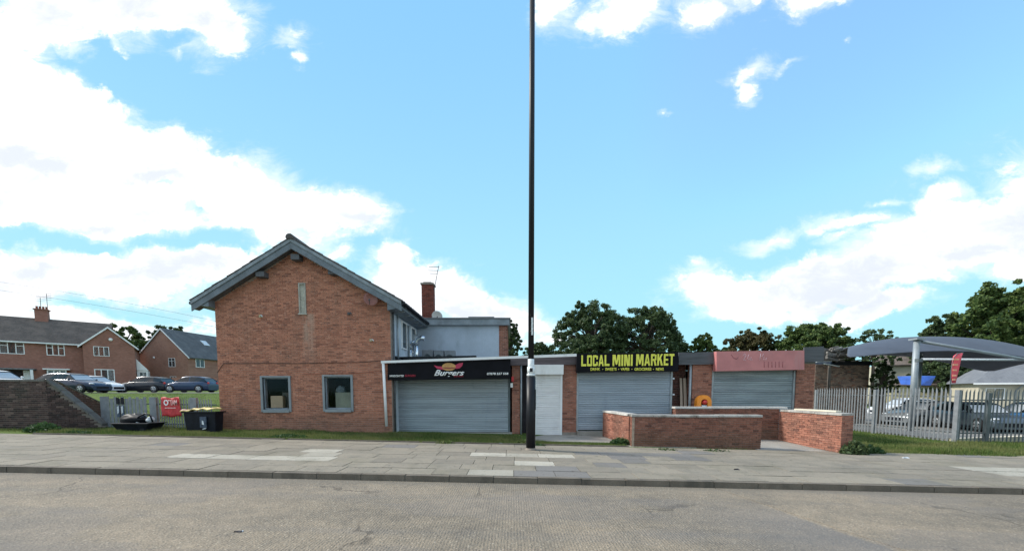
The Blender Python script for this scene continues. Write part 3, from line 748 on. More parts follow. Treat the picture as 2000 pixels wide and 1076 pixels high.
# roof: two slabs, barge boards, boxed eaves, tiles
RY0 = HY - .36
rf = MB(); th = .10
for (xa, xb, sl_) in ((APX, EVX1, slope), (EVX0, APX, slopeL)):
    if xa == APX: pts = [(APX, APZ), (APX, APZ - th), (xb, EVZ - th), (xb, EVZ)]
    else: pts = [(APX, APZ), (xa, EVZ), (xa, EVZ - th), (APX, APZ - th)]
    rf.prism(pts[::-1], RY0 + .03, HYB + .3)
roof = rf.build('roof', TIMBER, house)
def strip(mb, xa, za, xb, zb, depth, y0, y1):
    mb.prism([(xa, za - depth), (xb, zb - depth), (xb, zb), (xa, za)], y0, y1)
bb = MB(); strip(bb, EVX0 - .02, EVZ - .02, APX, APZ - .02, .36, RY0 - .01, RY0 + .025)
bb.build('barge_board', BARGE, roof)
bb = MB(); strip(bb, APX, APZ - .02, EVX1 + .02, EVZ - .02, .36, RY0 - .01, RY0 + .025)
bb.build('barge_board', BARGE, roof)
bb = MB(); strip(bb, EVX0 - .02, EVZ - .0, APX, APZ - .0, .13, RY0 - .045, RY0 - .012); strip(bb, APX, APZ, EVX1 + .02, EVZ, .13, RY0 - .045, RY0 - .012)
bb.build('verge_trim', M('verge_grey', (.20, .235, .265), .5, var=.25, scale=4), roof)
sf = MB(); # verge soffit
for (xa, za, xb, zb) in ((EVX0, EVZ, APX, APZ), (APX, APZ, EVX1, EVZ)):
    sf.prism([(xa, za - .30), (xb, zb - .30), (xb, zb - .27), (xa, za - .27)], RY0 + .03, HY - .001)
sf.build('verge_soffit', TIMBER, roof)
# boxed eave ends and long eave soffits
eb = MB()
eb.prism([(EVX0 + .02, EVZ - .14), (HX0 + .02, EVZ - .20), (HX0 + .02, EVZ + .15), (EVX0 + .02, EVZ - .02)], RY0 + .026, HYB + .2)
eb.build('boxed_eave', BARGE, roof)
eb = MB(); eb.prism([(HX1 + .004, EVZ - .34), (EVX1 - .02, EVZ - .24), (EVX1 - .02, EVZ - .05), (HX1 + .004, EVZ + .10)], RY0 + .026, HYB + .2)
eb.build('boxed_eave', BARGE, roof)
sm2 = MB()
for i in range(11): sm2.box(HX1 + .03, EVX1 - .05, HY + .3 + i * .8, HY + .34 + i * .8, EVZ - .345 + .04, EVZ - .262)
sm2.build('soffit_batten', GREYF, roof)
gu = MB(); gu.tube([(EVX1 + .07, RY0 + .02, EVZ - .07), (EVX1 + .07, HYB + .2, EVZ - .07)], .065, 10); gu.build('gutter', BLACKP, roof)
gu = MB(); gu.tube([(EVX0 - .07, RY0 + .02, EVZ - .07), (EVX0 - .07, HYB + .2, EVZ - .07)], .065, 10); gu.build('gutter', BLACKP, roof)
# tiles: first column on each verge as objects, the rest joined
def tile_mesh():
    q = MB(); n = 4
    # local: x across the slope (verge direction = y world), built below by matrix; pantile section
    for i in range(n):
        a0, a1 = i / n, (i + 1) / n
        h0, h1 = .028 * math.sin(a0 * math.pi * 2) + .02, .028 * math.sin(a1 * math.pi * 2) + .02
        q.hexa([(a0 * .33, 0, 0), (a1 * .33, 0, 0), (a1 * .33, .40, -.005), (a0 * .33, .40, -.005), (a0 * .33, 0, h0 + .018), (a1 * .33, 0, h1 + .018), (a1 * .33, .40, h1), (a0 * .33, .40, h0)])
    return q
tq = tile_mesh(); tme = tq.mesh('roof_tile', TILE)
for side, (ex, sl_) in enumerate(((EVX1, slope), (EVX0, slopeL))):
    sgn = 1 if side == 0 else -1
    Ls = math.hypot(ex - APX, APZ - EVZ); ang = math.atan(sl_)
    nr = int(Ls / .345) + 1; stuff = MB()
    for k in range(nr):
        dpos = Ls + .05 - k * .345 ; px_ = APX + sgn * dpos * math.cos(ang); pz_ = APZ - dpos * math.sin(ang) + .012 + random.uniform(0, .012)
        # local y of tile points up the slope, local x along the ridge
        upv = Vector((-sgn * math.cos(ang), 0, math.sin(ang))); xv = Vector((0, 1, 0)); nv = Vector((sgn * math.sin(ang), 0, math.cos(ang)))
        if dpos < .25: break
        Mx = Matrix((xv, upv, nv)).transposed()
        for c2 in range(0, 27):
            yq = RY0 - .06 + c2 * .33
            jit = random.uniform(-.01, .012)
            if c2 == 0:
                o = bpy.data.objects.new('tile', tme); C.objects.link(o); o.parent = roof
                m4 = Mx.to_4x4(); m4.translation = Vector((px_, yq, pz_ + jit)) - org(roof)
                o.matrix_local = m4
            else:
                n0 = len(stuff.v)
                for v in tq.v:
                    q = Mx @ Vector(v) + Vector((px_, yq, pz_ + jit * .6)); stuff.v.append(tuple(q))
                stuff.f += [tuple(n0 + i for i in f) for f in tq.f]; stuff.sm += [False] * len(tq.f)
    stuff.build('tiling', TILE, roof, kind='stuff')
for i in range(20):
    q = MB(); y_ = RY0 - .10 + i * .45
    q.prism([(APX + .15 * math.cos(t), APZ + .02 + .13 * math.sin(t)) for t in [R(-25) + R(230) * k / 8 for k in range(9)]], y_, y_ + .44)
    q.build('ridge_tile', TILE, roof)
# purlin ends under the verge
for (px, py) in ((512, 537), (580, 504), (652, 532)):
    p = P(px, py, HY - .15); q = MB(); q.box(p.x - .16, p.x + .16, HY - .30, HY + .05, p.z - .10, p.z + .10); q.build('purlin_end', TIMBER, roof)
# rainwater pipe, window on the rendered side wall
q = MB(); q.tube([(HX1 + .07, HY + .16, .1), (HX1 + .07, HY + .16, 5.0)], .04, 10); q.build('downpipe', TIMBER, house)
for yy_ in (17.0, 18.6):
    q = MB(); q.box(HX1 - .004, HX1 + .05, yy_, yy_ + .06, 3.6, 4.8); q.box(HX1 - .004, HX1 + .05, yy_ + .74, yy_ + .8, 3.6, 4.8); q.box(HX1 - .004, HX1 + .05, yy_ + .06, yy_ + .74, 3.6, 3.66); q.box(HX1 - .004, HX1 + .05, yy_ + .06, yy_ + .74, 4.74, 4.8)
    fo = q.build('window_frame', UPVC, house); q = MB(); q.box(HX1 - .003, HX1 + .02, yy_ + .06, yy_ + .74, 3.66, 4.74); q.build('pane', GLASS_F, fo)
for k_, yy_ in enumerate((16.3, 18.0, 19.4)):
    q = MB(); q.tube([(HX1 + .06, yy_, 3.1), (HX1 + .06, yy_, 4.95 - .2 * k_)], .035 + .01 * k_, 8); q.build('downpipe', GREYF if k_ else STEEL, house)

# cables pinned across the gable
cb = MB(); pts = [P(424, 728, HY - .03)] + [P(437, 709, HY - .03), P(470, 709.5, HY - .03), P(520, 709, HY - .03), P(580, 709.5, HY - .03), P(640, 708, HY - .03), P(700, 707.5, HY - .03), P(748, 704, HY - .03)]
cb.tube(pts, .010, 6); tag(cb.build('wall_cable', BLACKP), 'dark cable clipped in a line across the brick gable above both windows', 'cable')
cb = MB(); cb.tube([P(590, 731, HY - .03), P(640, 729, HY - .03), P(700, 728, HY - .03), P(730, 726, HY - .03)], .008, 5); tag(cb.build('wall_cable', TERRA), 'thin reddish cable running just over the right gable window', 'cable')
# small wall fittings
def fitting(px, py, label, kind=0):
    p = P(px, py, HY - .05); t = thing('wall_fitting', (p.x, HY, p.z), label, 'wall fitting', 'small fittings screwed to the gable')
    q = MB(); q.box(p.x - .05, p.x + .05, HY - .05, HY + .004, p.z - .05, p.z + .05); q.build('back_plate', TIMBER if kind else CARD_P, t)
    q = MB(); q.tube([(p.x, HY - .04, p.z), (p.x + .09, HY - .13, p.z + .02), (p.x + .16, HY - .15, p.z - .05)], .018, 7); q.build('bracket', TIMBER if kind else WHITEPL, t)
fitting(508, 617, 'pale stub bracket high on the left half of the brick gable')
fitting(681, 612, 'rusty stub bracket on the gable between slit window and dish', 1)
fitting(724, 664, 'white camera-like fitting on the gable well below the brown dish')
def dish(loc, r, mat, label, face=(0, -1, 0), arm=True):
    t = thing('satellite_dish', loc, label, 'satellite dish'); L_ = Vector(loc)
    fz = Vector(face).normalized(); q0 = Vector((0, 0, 1)).rotation_difference(fz)
    def tr(mb):
        mb.v = [tuple(q0 @ Vector(v) + L_) for v in mb.v]; return mb
    m = MB(); m.lathe([(0.001, -.0), (r * .4, .018), (r * .75, .06), (r, .115), (r, .125), (r * .73, .072), (r * .4, .03), (0.001, .012)], (0, 0, .10), 'z', 22); tr(m).build('reflector', mat, t)
    m = MB(); m.tube([(0, 0, .1), (0, 0, -.12)], .022, 8); tr(m).build('mount', TIMBER, t)
    m = MB(); m.tube([(0, -r * .8, .15), (0, -r * .5, .42)], .012, 6); m.tube([(0, -r * .5, .40), (0, -r * .5, .50)], .03, 8); tr(m).build('receiver_arm', TIMBER, t)
p = P(724, 586, HY - .2); dish((p.x, HY - .12, p.z), .27, DISHB, 'round brown satellite dish under the right slope of the brick gable', (.25, -1, .12))

# boxes inside the windows
def carton(x0, x1, y0, y1, z0, z1, mat, label, rz, flap=True):
    cx_, cy_ = (x0 + x1) / 2, (y0 + y1) / 2
    t = thing('cardboard_box', (cx_, cy_, z0), label, 'box', rz=rz); ORG[t.name] = Vector((0, 0, 0))
    w_, d_, h_ = (x1 - x0) / 2, (y1 - y0) / 2, z1 - z0
    m = MB(); m.box(-w_, w_, -d_, d_, 0, h_); m.build('carton', mat, t, bevel=.008)
    if flap:
        m = MB(); m.hexa([(-w_, -d_ - .004, h_), (w_, -d_ - .004, h_), (w_, -d_ - .02, h_ - .002), (-w_, -d_ - .02, h_ - .002), (-w_ + .02, -d_ - .14, h_ - .20), (w_ - .02, -d_ - .14, h_ - .20), (w_ - .02, -d_ - .15, h_ - .2), (-w_ + .02, -d_ - .15, h_ - .2)]); m.build('flap', mat, t)
carton(-9.74, -9.30, 15.70, 16.0, 1.10, 1.58, M('tan_box', (.80, .50, .27), .8, var=.12), 'tan cardboard box with a folded flap at the left gable window', R(12), False)
carton(-9.55, -8.80, 16.2, 16.7, .86, 1.72, M('dull_box', (.26, .20, .14), .8, var=.15), 'dull brown box standing behind the tan one in the left gable window', 0, False)
q = MB(); q.box(-7.12, -6.42, 15.72, 15.78, 1.06, 1.72); q.build('panel', CARD_P, tag_root := thing('leaning_panel', (-6.8, 15.75, 1.06), 'pale yellowish board standing inside the right gable window', 'board'))
q = MB(); q.blob((-7.02, 16.0, 1.80), (.20, .16, .19), 9, 6, .12); tag(q.build('stuffed_bag', M('bag_cloth', (.22, .23, .2), .9, var=.3, scale=9)), 'pale rumpled bag poking up behind the yellowish board indoors', 'bag')
q = MB(); q.box(-9.85, -8.9, 15.64, 15.95, 1.0, 1.055); tag(q.build('window_shelf', GREYF), 'grey shelf under the boxes inside the left gable window', 'shelf')

# chimney stack, aerial and second dish
ch = thing('chimney_stack', (-4.9, 22.0, 4.8), 'tall red brick chimney stack rising behind the house eave', 'chimney')
pA, pB = P(823, 552, 22), P(845, 552, 22); cz = pA.z - .1; cx0, cx1 = pA.x, pB.x
q = MB(); q.box(cx0 + .012, cx1 - .012, 22.012, 22.6, 4.6, cz - .02); q.build('core', MORTAR_D, ch)
BRC = brick_mat('brick_chimney', [(0, (.13, .045, .035)), (.5, (.27, .085, .06)), (1, (.19, .07, .055))], stain_amt=.4)
lay(ch, (cx0, 22.0), (cx1, 22.0), 4.7, cz, BRC, budget=70, seed=5); lay(ch, (cx1, 22.0), (cx1, 22.6), 4.7, cz, BRC, seed=6); lay(ch, (cx0, 22.6), (cx0, 22.0), 4.7, cz, BRC, seed=7)
q = MB(); q.box(cx0 - .05, cx1 + .05, 21.95, 22.65, cz, cz + .09); q.box(cx0 + .08, cx1 - .1, 22.1, 22.5, cz + .09, cz + .17); q.build('cap', MORTAR_D, ch)
an = thing('tv_aerial', (cx1, 22.2, cz - .3), 'thin television aerial leaning beside the red chimney stack', 'aerial')
a0, a1 = P(848, 566, 22.2), P(857, 519, 22.2)
q = MB(); q.tube([a0, a1], .018, 6); q.tube([(cx1 + .002, 22.3, a0.z + .1), a0], .02, 6); q.build('mast', TIMBER, an)
for (py, x0, x1) in ((521, 838, 858), (528, 836, 856), (534, 840, 854)):
    q = MB(); q.tube([P(x0, py, 22.2), P(x1, py + .6, 22.2)], .014, 5); q.build('boom', TIMBER, an)
p = P(851, 620, 21.9); dish((p.x + .02, 21.9, p.z), .30, DISHG, 'pale grey satellite dish fixed low on the right of the chimney', (.5, -1, .2))
q = MB(); p0_ = P(851, 634, 21.9); q.tube([(p0_.x, 21.9, 5.1), (p0_.x, 21.9, p.z)], .022, 6); tag(q.build('dish_pole', STEEL), 'short steel pole holding the pale dish above the flat annex roof', 'pole')

# ------------------------------------------------------------------ flat roofed annex behind
AX0, AX1, AY = -4.775, -.23, 19.9
ann = thing('flat_roof_annex', (-2.5, AY, 2.9), 'grey rendered flat roofed annex rising behind the burger shop', 'building')
q = MB(); q.box(AX0 + .005, -.66, AY, AY + .2, 2.6, 5.05); q.build('render_wall', RENDER, ann)
q = MB(); q.box(-.655, AX1 - .01, AY + .012, AY + 5, 2.6, 5.05); q.build('corner_core', MORTAR, ann)
lay(ann, (-.655, AY), (AX1, AY), 2.62, 5.05, BR_SHOP, budget=60, seed=8); lay(ann, (AX1, AY), (AX1, AY + 5), 2.62, 5.05, BR_SHOP, seed=9)
q = MB(); q.box(AX0 + .1, AX1 + .10, AY - .18, AY + 5, 5.055, 5.36); q.build('fascia', GREYP, ann)
q = MB(); q.box(AX0 + .2, AX1 + .16, AY - .23, AY + 5, 5.362, 5.41); q.box(-2.2, -.9, AY + .0, AY + 1.4, 5.412, 5.50); q.build('roof', GREYW, ann)
# plant on the flat shop roof
def duct(loc, label, h, turn):
    t = thing('flue_duct', loc, label, 'flue', 'steel flues on the shop roof'); x, y, z = loc
    q = MB(); q.tube([(x, y, z), (x, y, z + h)], .105, 14); q.build('riser', CHROME, t)
    q = MB(); q.tube([(x, y, z + h), (x + .01 * turn, y, z + h + .08), (x + .09 * turn, y, z + h + .2), (x +   .24 * turn, y, z + h + .27), (x + .4 * turn, y, z + h + .24)], .107, 14); q.build('elbow', CHROME, t)
    q = MB(); q.lathe([(.106, 0), (.125, 0), (.125, .03), (.106, .03)], (x, y, z + h - .03), 'z', 14); q.build('collar', STEEL, t)
zr = 3.02
p = P(813, 690, 18.2); duct((p.x, 18.2, zr), 'shiny steel flue with a hooked top, right one beside the house', .92, 1)
p = P(800, 690, 18.4); duct((p.x, 18.4, zr), 'dimmer steel flue half behind the hooked one', .74, .6)
p = P(806, 665, 18.9); t = thing('extract_fan', (p.x, 18.9, zr), 'round grey extractor fan housing between flues and side wall', 'fan')
q = MB(); q.lathe([(.02, -.12), (.27, -.12), (.31, -.05), (.31, .12), (.26, .16), (.02, .16)], (p.x, 18.9, p.z), 'y', 20); q.build('housing', STEEL, t); q = MB(); q.box(p.x - .05, p.x + .05, 18.86, 18.94, zr, p.z - .28); q.build('stand', STEEL, t)
for k_, (a, b, z1_) in enumerate(((824, 845, 683), (847, 866, 684), (868, 888, 684))):
    pa, pb = P(a, z1_, 19.0), P(b, z1_, 19.0)
    t = thing('condenser_unit', ((pa.x + pb.x) / 2, 19.0, zr), ['boxy air conditioning unit with a round grille next to the flues', 'plain middle air conditioning unit on the shop roof', 'air conditioning unit behind the pinkish dome'][k_], 'air conditioner', 'air conditioning units on the shop roof')
    q = MB(); q.box(pa.x, pb.x, 19.0, 19.35, zr + .08, pa.z); q.build('casing', STEEL_R, t, bevel=.01)
    q = MB(); q.lathe([(.02, 0), (.13, 0), (.15, -.02), (.17, 0)], ((pa.x + pb.x) / 2, 18.99, (zr + pa.z) / 2), 'y', 16); q.build('fan_grille', STEEL_D, t)
    q = MB(); q.box(pa.x + .03, pa.x + .08, 19.03, 19.3, zr, zr + .078); q.box(pb.x - .08, pb.x - .03, 19.03, 19.3, zr, zr + .078); q.build('foot', RUBBER, t)
p = P(892, 692, 18.0); q = MB(); q.lathe([(.40, 0), (.38, .16), (.26, .29), (.02, .34)], (p.x, 18.0, zr), 'z', 20); tag(q.build('roof_dome', M('pale_dome', (.62, .50, .52), .4, var=.15)), 'low pinkish roof dome near the edge of the shop roof', 'rooflight')

# ------------------------------------------------------------------ shop parade
SY = 16.3
shop = thing('shop_parade', (3.5, SY, -.1), 'single storey brick shop parade with flat roof and closed roller shutters', 'building')
PIERS = [(-5.2, -4.99), (.00, .33), (2.10, 2.70), (7.52, 8.34), (11.86, 12.62)]
q = MB(); q.box(-4.75, 12.6, 22.0, 22.3, -.3, 2.9); q.box(-5.19, -5.0, SY + .3, SY + .5, -.3, 2.6)
for (a, b) in PIERS: q.box(a + .005, b - .005, SY + .012, SY + .45, -.3, 2.95)
q.box(12.3, 12.6, SY + .5, 21.99, -.3, 2.9)
q.build('wall_core', MORTAR_D, shop)
nb_ = [10, 70, 90, 90, 90]
for i, (a, b) in enumerate(PIERS):
    lay(shop, (a, SY), (b, SY), -.25, 2.92, BR_SHOP, budget=nb_[i], seed=20 + i, holes=[(0, 9, -.3, .06)] if i == 2 else ())
q = MB(); q.box(2.10, 2.70, SY - .02, SY + .011, -.25, .05); q.build('plinth', MORTAR_D, shop)
lay(shop, (12.62, SY), (12.62, SY + .45), -.25, 2.9, BR_SHOP, seed=30)
lay(shop, (.33, SY), (.33, SY + .45), -.25, 2.9, BR_SHOP, seed=31); lay(shop, (7.52, SY + .45), (7.52, SY), -.25, 2.9, BR_SHOP, seed=32)
# recesses
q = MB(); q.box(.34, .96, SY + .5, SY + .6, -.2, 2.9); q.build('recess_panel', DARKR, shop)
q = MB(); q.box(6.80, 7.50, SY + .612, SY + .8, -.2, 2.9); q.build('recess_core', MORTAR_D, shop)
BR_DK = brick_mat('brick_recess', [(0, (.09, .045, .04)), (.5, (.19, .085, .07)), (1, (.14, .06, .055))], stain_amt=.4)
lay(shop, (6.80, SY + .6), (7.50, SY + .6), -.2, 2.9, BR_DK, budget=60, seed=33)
for (px, r0, mt) in ((1018, .035, STEEL), (1347.5, .05, STEEL)):
    p = P(px, 760, SY - .03); q = MB(); q.tube([(p.x, SY - .03, -.15), (p.x, SY - .03, 2.9)], r0, 10); q.build('rainwater_pipe', mt, shop)
for x_ in (-5.14,):
    q = MB(); q.tube([P(748.5, 708, 15.36), P(755, 832, 15.36)], .055, 12); q.build('rainwater_pipe', WHITE, shop)
# fascias and roof
def fascia(px0, pyt0, pyb0, px1, pyt1, pyb1, y, mat, name='fascia', d=.06):
    a, b, c2, d2 = P(px0, pyb0, y), P(px1, pyb1, y), P(px1, pyt1, y), P(px0, pyt0, y)
    q = MB(); q.extr([a, b, c2, d2], (0, d, 0)); return q.build(name, mat, shop)
fascia(760, 706, 716, 1126, 694, 712, SY - .1, TIMBER_B)
fascia(744, 704.5, 709, 1126, 690.5, 695.5, 15.30, WHITE, 'gutter', .12)
fascia(1326, 688, 712, 1399, 687, 711, SY - .12, TIMBER)
fascia(1571, 678, 707, 1609, 676, 706, SY - .12, TIMBER)
q = MB(); za, zb = 2.98, 3.10
q.hexa([(-4.76, SY + .0, 2.88), (12.62, SY + .0, 2.93), (12.62, 22.3, 2.93), (-4.76, 22.3, 2.88), (-4.76, SY + .0, 3.0), (12.62, SY + .0, 3.30), (12.62, 22.3, 3.30), (-4.76, 22.3, 3.0)]); q.build('roof', GREYW, shop)
fascia(757, 697, 704, 930, 694, 699.5, SY + .3, BLACKP, 'roof_kerb', .2)
# leadwork heap where the roof meets the gable corner
q = MB(); q.prism([(-5.35, 3.0), (-4.8, 3.0), (-4.62, 3.04), (-4.85, 3.28), (-5.1, 3.22)], SY - .3, SY + .5); q.build('flashing', BLACKP, shop)

def slat_mesh(w, pitch, mat):
    q = MB(); pr = [(0, 0), (-.012, pitch * .12), (-.017, pitch * .45), (-.012, pitch * .80), (.002, pitch * .90), (.002, pitch * .985)]
    for i in range(len(pr) - 1):
        (y0, z0), (y1, z1) = pr[i], pr[i + 1]; q.poly([(0, y0, z0), (w, y0, z0), (w, y1, z1), (0, y1, z1)], smooth=False)
    return q.mesh('slat', mat)
def shutter(x0, x1, z0, z1, y, mat, gmat, label, pitch=.077):
    q = MB(); q.box(x0 - .06, x0 + .02, y - .05, y + .05, z0 - .03, z1); q.box(x1 - .02, x1 + .06, y - .05, y + .05, z0 - .03, z1); q.box(x0 + .02, x1 - .02, y + .03, y + .05, z0, z1)
    s = q.build('roller_shutter', gmat, shop); s['label'] = label
    me = slat_mesh(x1 - x0 - .04, pitch, mat); n = int((z1 - z0 - .07) / pitch); zz = z0 + .07
    for i in range(n + 1):
        if zz > z1 + .02: break
        inst('slat', me, s, (x0 + .02, y + random.uniform(-.0025, .0025), zz), rz=random.uniform(-.0007, .0007)); zz += pitch
    q = MB(); q.box(x0 + .022, x1 - .022, y - .025, y + .02, z0, z0 + .068); q.build('bottom_bar', mat, s)
SHUT = M('shutter_steel', (.36, .40, .44), .42, metal=.35, var=.13, scale=1.6, stretch=(.35, 1, 2.5), fine=.06, dirt=((.20, .25, .31), .45), objvar=.28)
SHUT2 = M('shutter_steel_blue', (.33, .38, .435), .45, metal=.35, var=.10, scale=1.6, stretch=(.35, 1, 2.5), dirt=((.2, .25, .31), .4), objvar=.24)
SHUT3 = M('shutter_steel_dull', (.25, .295, .315), .45, metal=.35, var=.15, scale=1.6, stretch=(.35, 1, 2.5), dirt=((.15, .18, .19), .5), objvar=.28)
SHUTW = M('shutter_white', (.82, .80, .80), .5, var=.06, scale=2, stretch=(1, 1, 2), dirt=((.5, .49, .49), .4), objvar=.12)
shutter(-4.92, -.14, .05, 2.34, SY + .10, SHUT, STEEL_D, 'wide grey steel roller shutter under the burger sign')
shutter(1.0, 2.04, -.06, 2.50, SY + .02, SHUTW, WHITE, 'narrow white roller shutter behind the lamp post')
shutter(2.76, 6.66, .14, 2.60, SY + .10, SHUT2, STEEL, 'blue-grey roller shutter under the black and yellow sign')
shutter(8.42, 11.80, -.05, 2.62, SY + .10, SHUT3, STEEL, 'dull grey roller shutter under the faded red board')
a, b = P(1042, 731, SY - .2), P(1101, 712, SY - .2); q = MB(); q.box(a.x, b.x, SY - .2, SY - .035, a.z, b.z); q.build('shutter_box', WHITE, shop, bevel=.008)
q = MB(); q.box(2.71, 6.75, SY - .28, SY + .05, -.15, .10); q.build('doorstep', CONC, shop)
q = MB(); q.box(-5.2, .0, SY - .05, SY + .06, -.2, .035); q.build('doorstep', CONC, shop)
for (px, py) in ((1314, 739), (1314, 770)):
    p = P(px, py, SY); q = MB(); q.box(p.x - .02, p.x + .05, SY - .06, SY - .0, p.z - .03, p.z + .03); q.build('shutter_lock', WHITEPL, shop)
p = P(997, 752, SY); q = MB(); q.box(p.x, p.x + .10, SY - .05, SY - .004, p.z - .09, p.z + .09); q.build('wall_notice', WHITEL, shop)
p = P(999, 740, SY); q = MB(); q.box(p.x, p.x + .10, SY - .05, SY - .004, p.z - .10, p.z + .10); q.build('wall_notice', REDBAN, shop)

# ---- signs
def quad_sign(name, label, corners, y, depth, mat):
    (x0, t0, b0), (x1, t1, b1) = corners
    A, B, C2, D = P(x0, b0, y), P(x1, b1, y), P(x1, t1, y), P(x0, t0, y)
    t = thing(name, ((A.x + B.x) / 2, y, min(A.z, B.z)), label, 'sign')
    q = MB(); q.extr([A, B, C2, D], (0, depth, 0)); q.build('sign_box', mat, t); return t, A, B, C2, D
s1, A, B, C2, D = quad_sign('shop_sign', 'long black sign with white script and a winged bun above wide shutter', ((757, 710, 742), (997, 701, 738)), 15.42, .80, BLACKS)
W1 = B.x - A.x; fx = lambda px: A.x + (px - 757) / 240 * W1; fz_ = lambda py, px=870: P(px, py, 15.42).z
yS = 15.412; tl_ = (B.z - A.z) / W1
text_part('lettering', 'Burgers', WHITEL, s1, fx(848), fx(907), fz_(737), fz_(722), yS, shear=.45, bold=.022)
text_part('lettering', 'HANDCRAFTED', WHITEL, s1, fx(761), fx(789), fz_(736, 775), fz_(732, 775), yS, shear=.2, bold=.02, tilt=.01)
text_part('lettering', 'BURGERS', REDL, s1, fx(791), fx(812), fz_(735.5, 800), fz_(731.5, 800), yS, shear=.2, bold=.01, tilt=.01)
text_part('lettering', 'AND PIZZAS', REDL, s1, fx(886), fx(905), fz_(736, 895), fz_(733, 895), yS, bold=.01)
text_part('lettering', '07878 557 558', WHITEL, s1, fx(951), fx(993), fz_(732, 970), fz_(727.5, 970), yS, shear=.15, bold=.03, tilt=.01)
def flat_shape(pts, mat, parent, name, yo):
    q = MB(); q.extr([(fx(px), yo, fz_(py, px)) for px, py in pts][::-1], (0, .012, 0)); return q.build(name, mat, parent)
flat_shape([(848, 713), (856, 715), (868, 716), (876, 712), (872, 722), (862, 721), (853, 719)], CRIM, s1, 'wing_emblem', yS - .006)
flat_shape([(884, 713), (891, 712), (897, 709), (905, 708), (903, 714), (898, 719), (890, 720)], CRIM, s1, 'wing_emblem', yS - .006)
flat_shape([(877 + 13.5 * math.cos(t), 716 + 7.5 * math.sin(t)) for t in np.linspace(0, 2 * math.pi, 22)[:-1]], GOLD, s1, 'bun_emblem', yS - .012)
flat_shape([(877 + 13 * math.cos(t), 717 + 3.6 * math.sin(t)) for t in np.linspace(0, math.pi, 12)], TERRA, s1, 'bun_emblem', yS - .018)

s2, A, B, C2, D = quad_sign('shop_sign', 'black shop sign with large yellow capitals reading LOCAL MINI MARKET', ((1127, 690.5, 727), (1325, 687, 724.5)), SY - .38, .36, BLACKS)
W1 = B.x - A.x; fx = lambda px: A.x + (px - 1127) / 198 * W1; fz_ = lambda py, px=1226: P(px, py, SY - .38).z
yS = SY - .388; tl2 = (B.z - A.z) / W1
def word(body, a, b, pt, pb, bold=.07):
    text_part('lettering', body, YELLOW, s2, fx(a), fx(b), fz_(pb, (a + b) / 2), fz_(pt, (a + b) / 2), yS, bold=bold, tilt=.008)
GL = {
 'L': (1., [(0, .32, 0, 1), (.32, 1, 0, .2)], []), 'O': (1., [(0, .3, .06, .94), (.7, 1, .06, .94), (.3, .7, .8, 1), (.3, .7, 0, .2)], [[(0, .94), (.3, .94), (.3, 1), (.1, 1)], [(.7, .94), (1, .94), (.9, 1), (.7, 1)], [(.1, 0), (.3, 0), (.3, .06), (0, .06)], [(.7, 0), (.9, 0), (1, .06), (.7, .06)]]),
 'C': (1., [(0, .3, .06, .94), (.3, .72, .8, 1), (.3, .72, 0, .2), (.72, 1, .62, .94), (.72, 1, .06, .38)], [[(0, .94), (.3, .94), (.3, 1), (.1, 1)], [(.1, 0), (.3, 0), (.3, .06), (0, .06)]]),
 'A': (1.05, [(.3, .75, .2, .38)], [[(0, 0), (.29, 0), (.60, 1), (.36, 1)], [(.76, 0), (1.05, 0), (.69, 1), (.45, 1)]]),
 'M': (1.35, [(0, .29, 0, 1), (1.06, 1.35, 0, 1)], [[(.29, 1), (.29, .62), (.58, .12), (.675, .12), (.675, .45), (.5, 1)], [(1.06, .62), (1.06, 1), (.85, 1), (.675, .45), (.675, .12), (.77, .12)]]),
 'I': (.31, [(0, .31, 0, 1)], []), 'N': (1., [(0, .29, 0, 1), (.71, 1, 0, 1)], [[(.29, 1), (.29, .5), (.55, 0), (.71, 0), (.71, .45), (.45, 1)]]),
 'R': (1.02, [(0, .3, 0, 1), (.3, .7, .82, 1), (.3, .7, .42, .58), (.7, 1, .47, .95)], [[(.5, .42), (.72, 0), (1.04, 0), (.82, .46)]]),
 'K': (1.02, [(0, .3, 0, 1)], [[(.3, .36), (.5, .55), (1.0, 1), (.66, 1), (.3, .62)], [(.44, .5), (.68, 0), (1.04, 0), (.66, .66)]]),
 'E': (.85, [(0, .3, 0, 1), (.3, .85, .82, 1), (.3, .8, .42, .58), (.3, .85, 0, .18)], []), 'T': (.92, [(0, .92, .81, 1), (.31, .61, 0, .81)], [])}
def block_word(body, a, b, pt, pb):
    gap = .17; tot = sum(GL[c_][0] for c_ in body) + gap * (len(body) - 1); k = (fx(b) - fx(a)) / tot; x = fx(a)
    for c_ in body:
        wd_, bars, polys = GL[c_]; z0, z1 = fz_(pb, (a + b) / 2) + .012 * (x - fx(a)), fz_(pt, (a + b) / 2) + .012 * (x - fx(a)); q = MB(); e = 0
        for (u0, u1, v0, v1) in bars: q.box(x + u0 * k, x + u1 * k, yS - .006 - e, yS + .01, z0 + v0 * (z1 - z0), z0 + v1 * (z1 - z0)); e += .0006
        for pl in polys:
            ar = sum(pl[i][0] * pl[(i + 1) % len(pl)][1] - pl[(i + 1) % len(pl)][0] * pl[i][1] for i in range(len(pl)))
            pl = pl if ar > 0 else pl[::-1]; q.prism([(x + u * k, z0 + v * (z1 - z0)) for u, v in pl], yS - .006 - e, yS + .01); e += .0006
        q.build('letter', YELLOW, s2); x += (wd_ + gap) * k
block_word('LOCAL', 1135, 1190, 693.5, 715); block_word('MINI', 1196, 1235, 692.5, 714.5); block_word('MARKET', 1242, 1316, 691.5, 714)
for (wd, a, b) in (('DRINK', 1153, 1172), ('SWEETS', 1182, 1204), ('VAPES', 1212, 1229), ('GROCERIES', 1239, 1272), ('NEWS', 1281, 1296)):
    word(wd, a, b, 718, 723.6, .03)
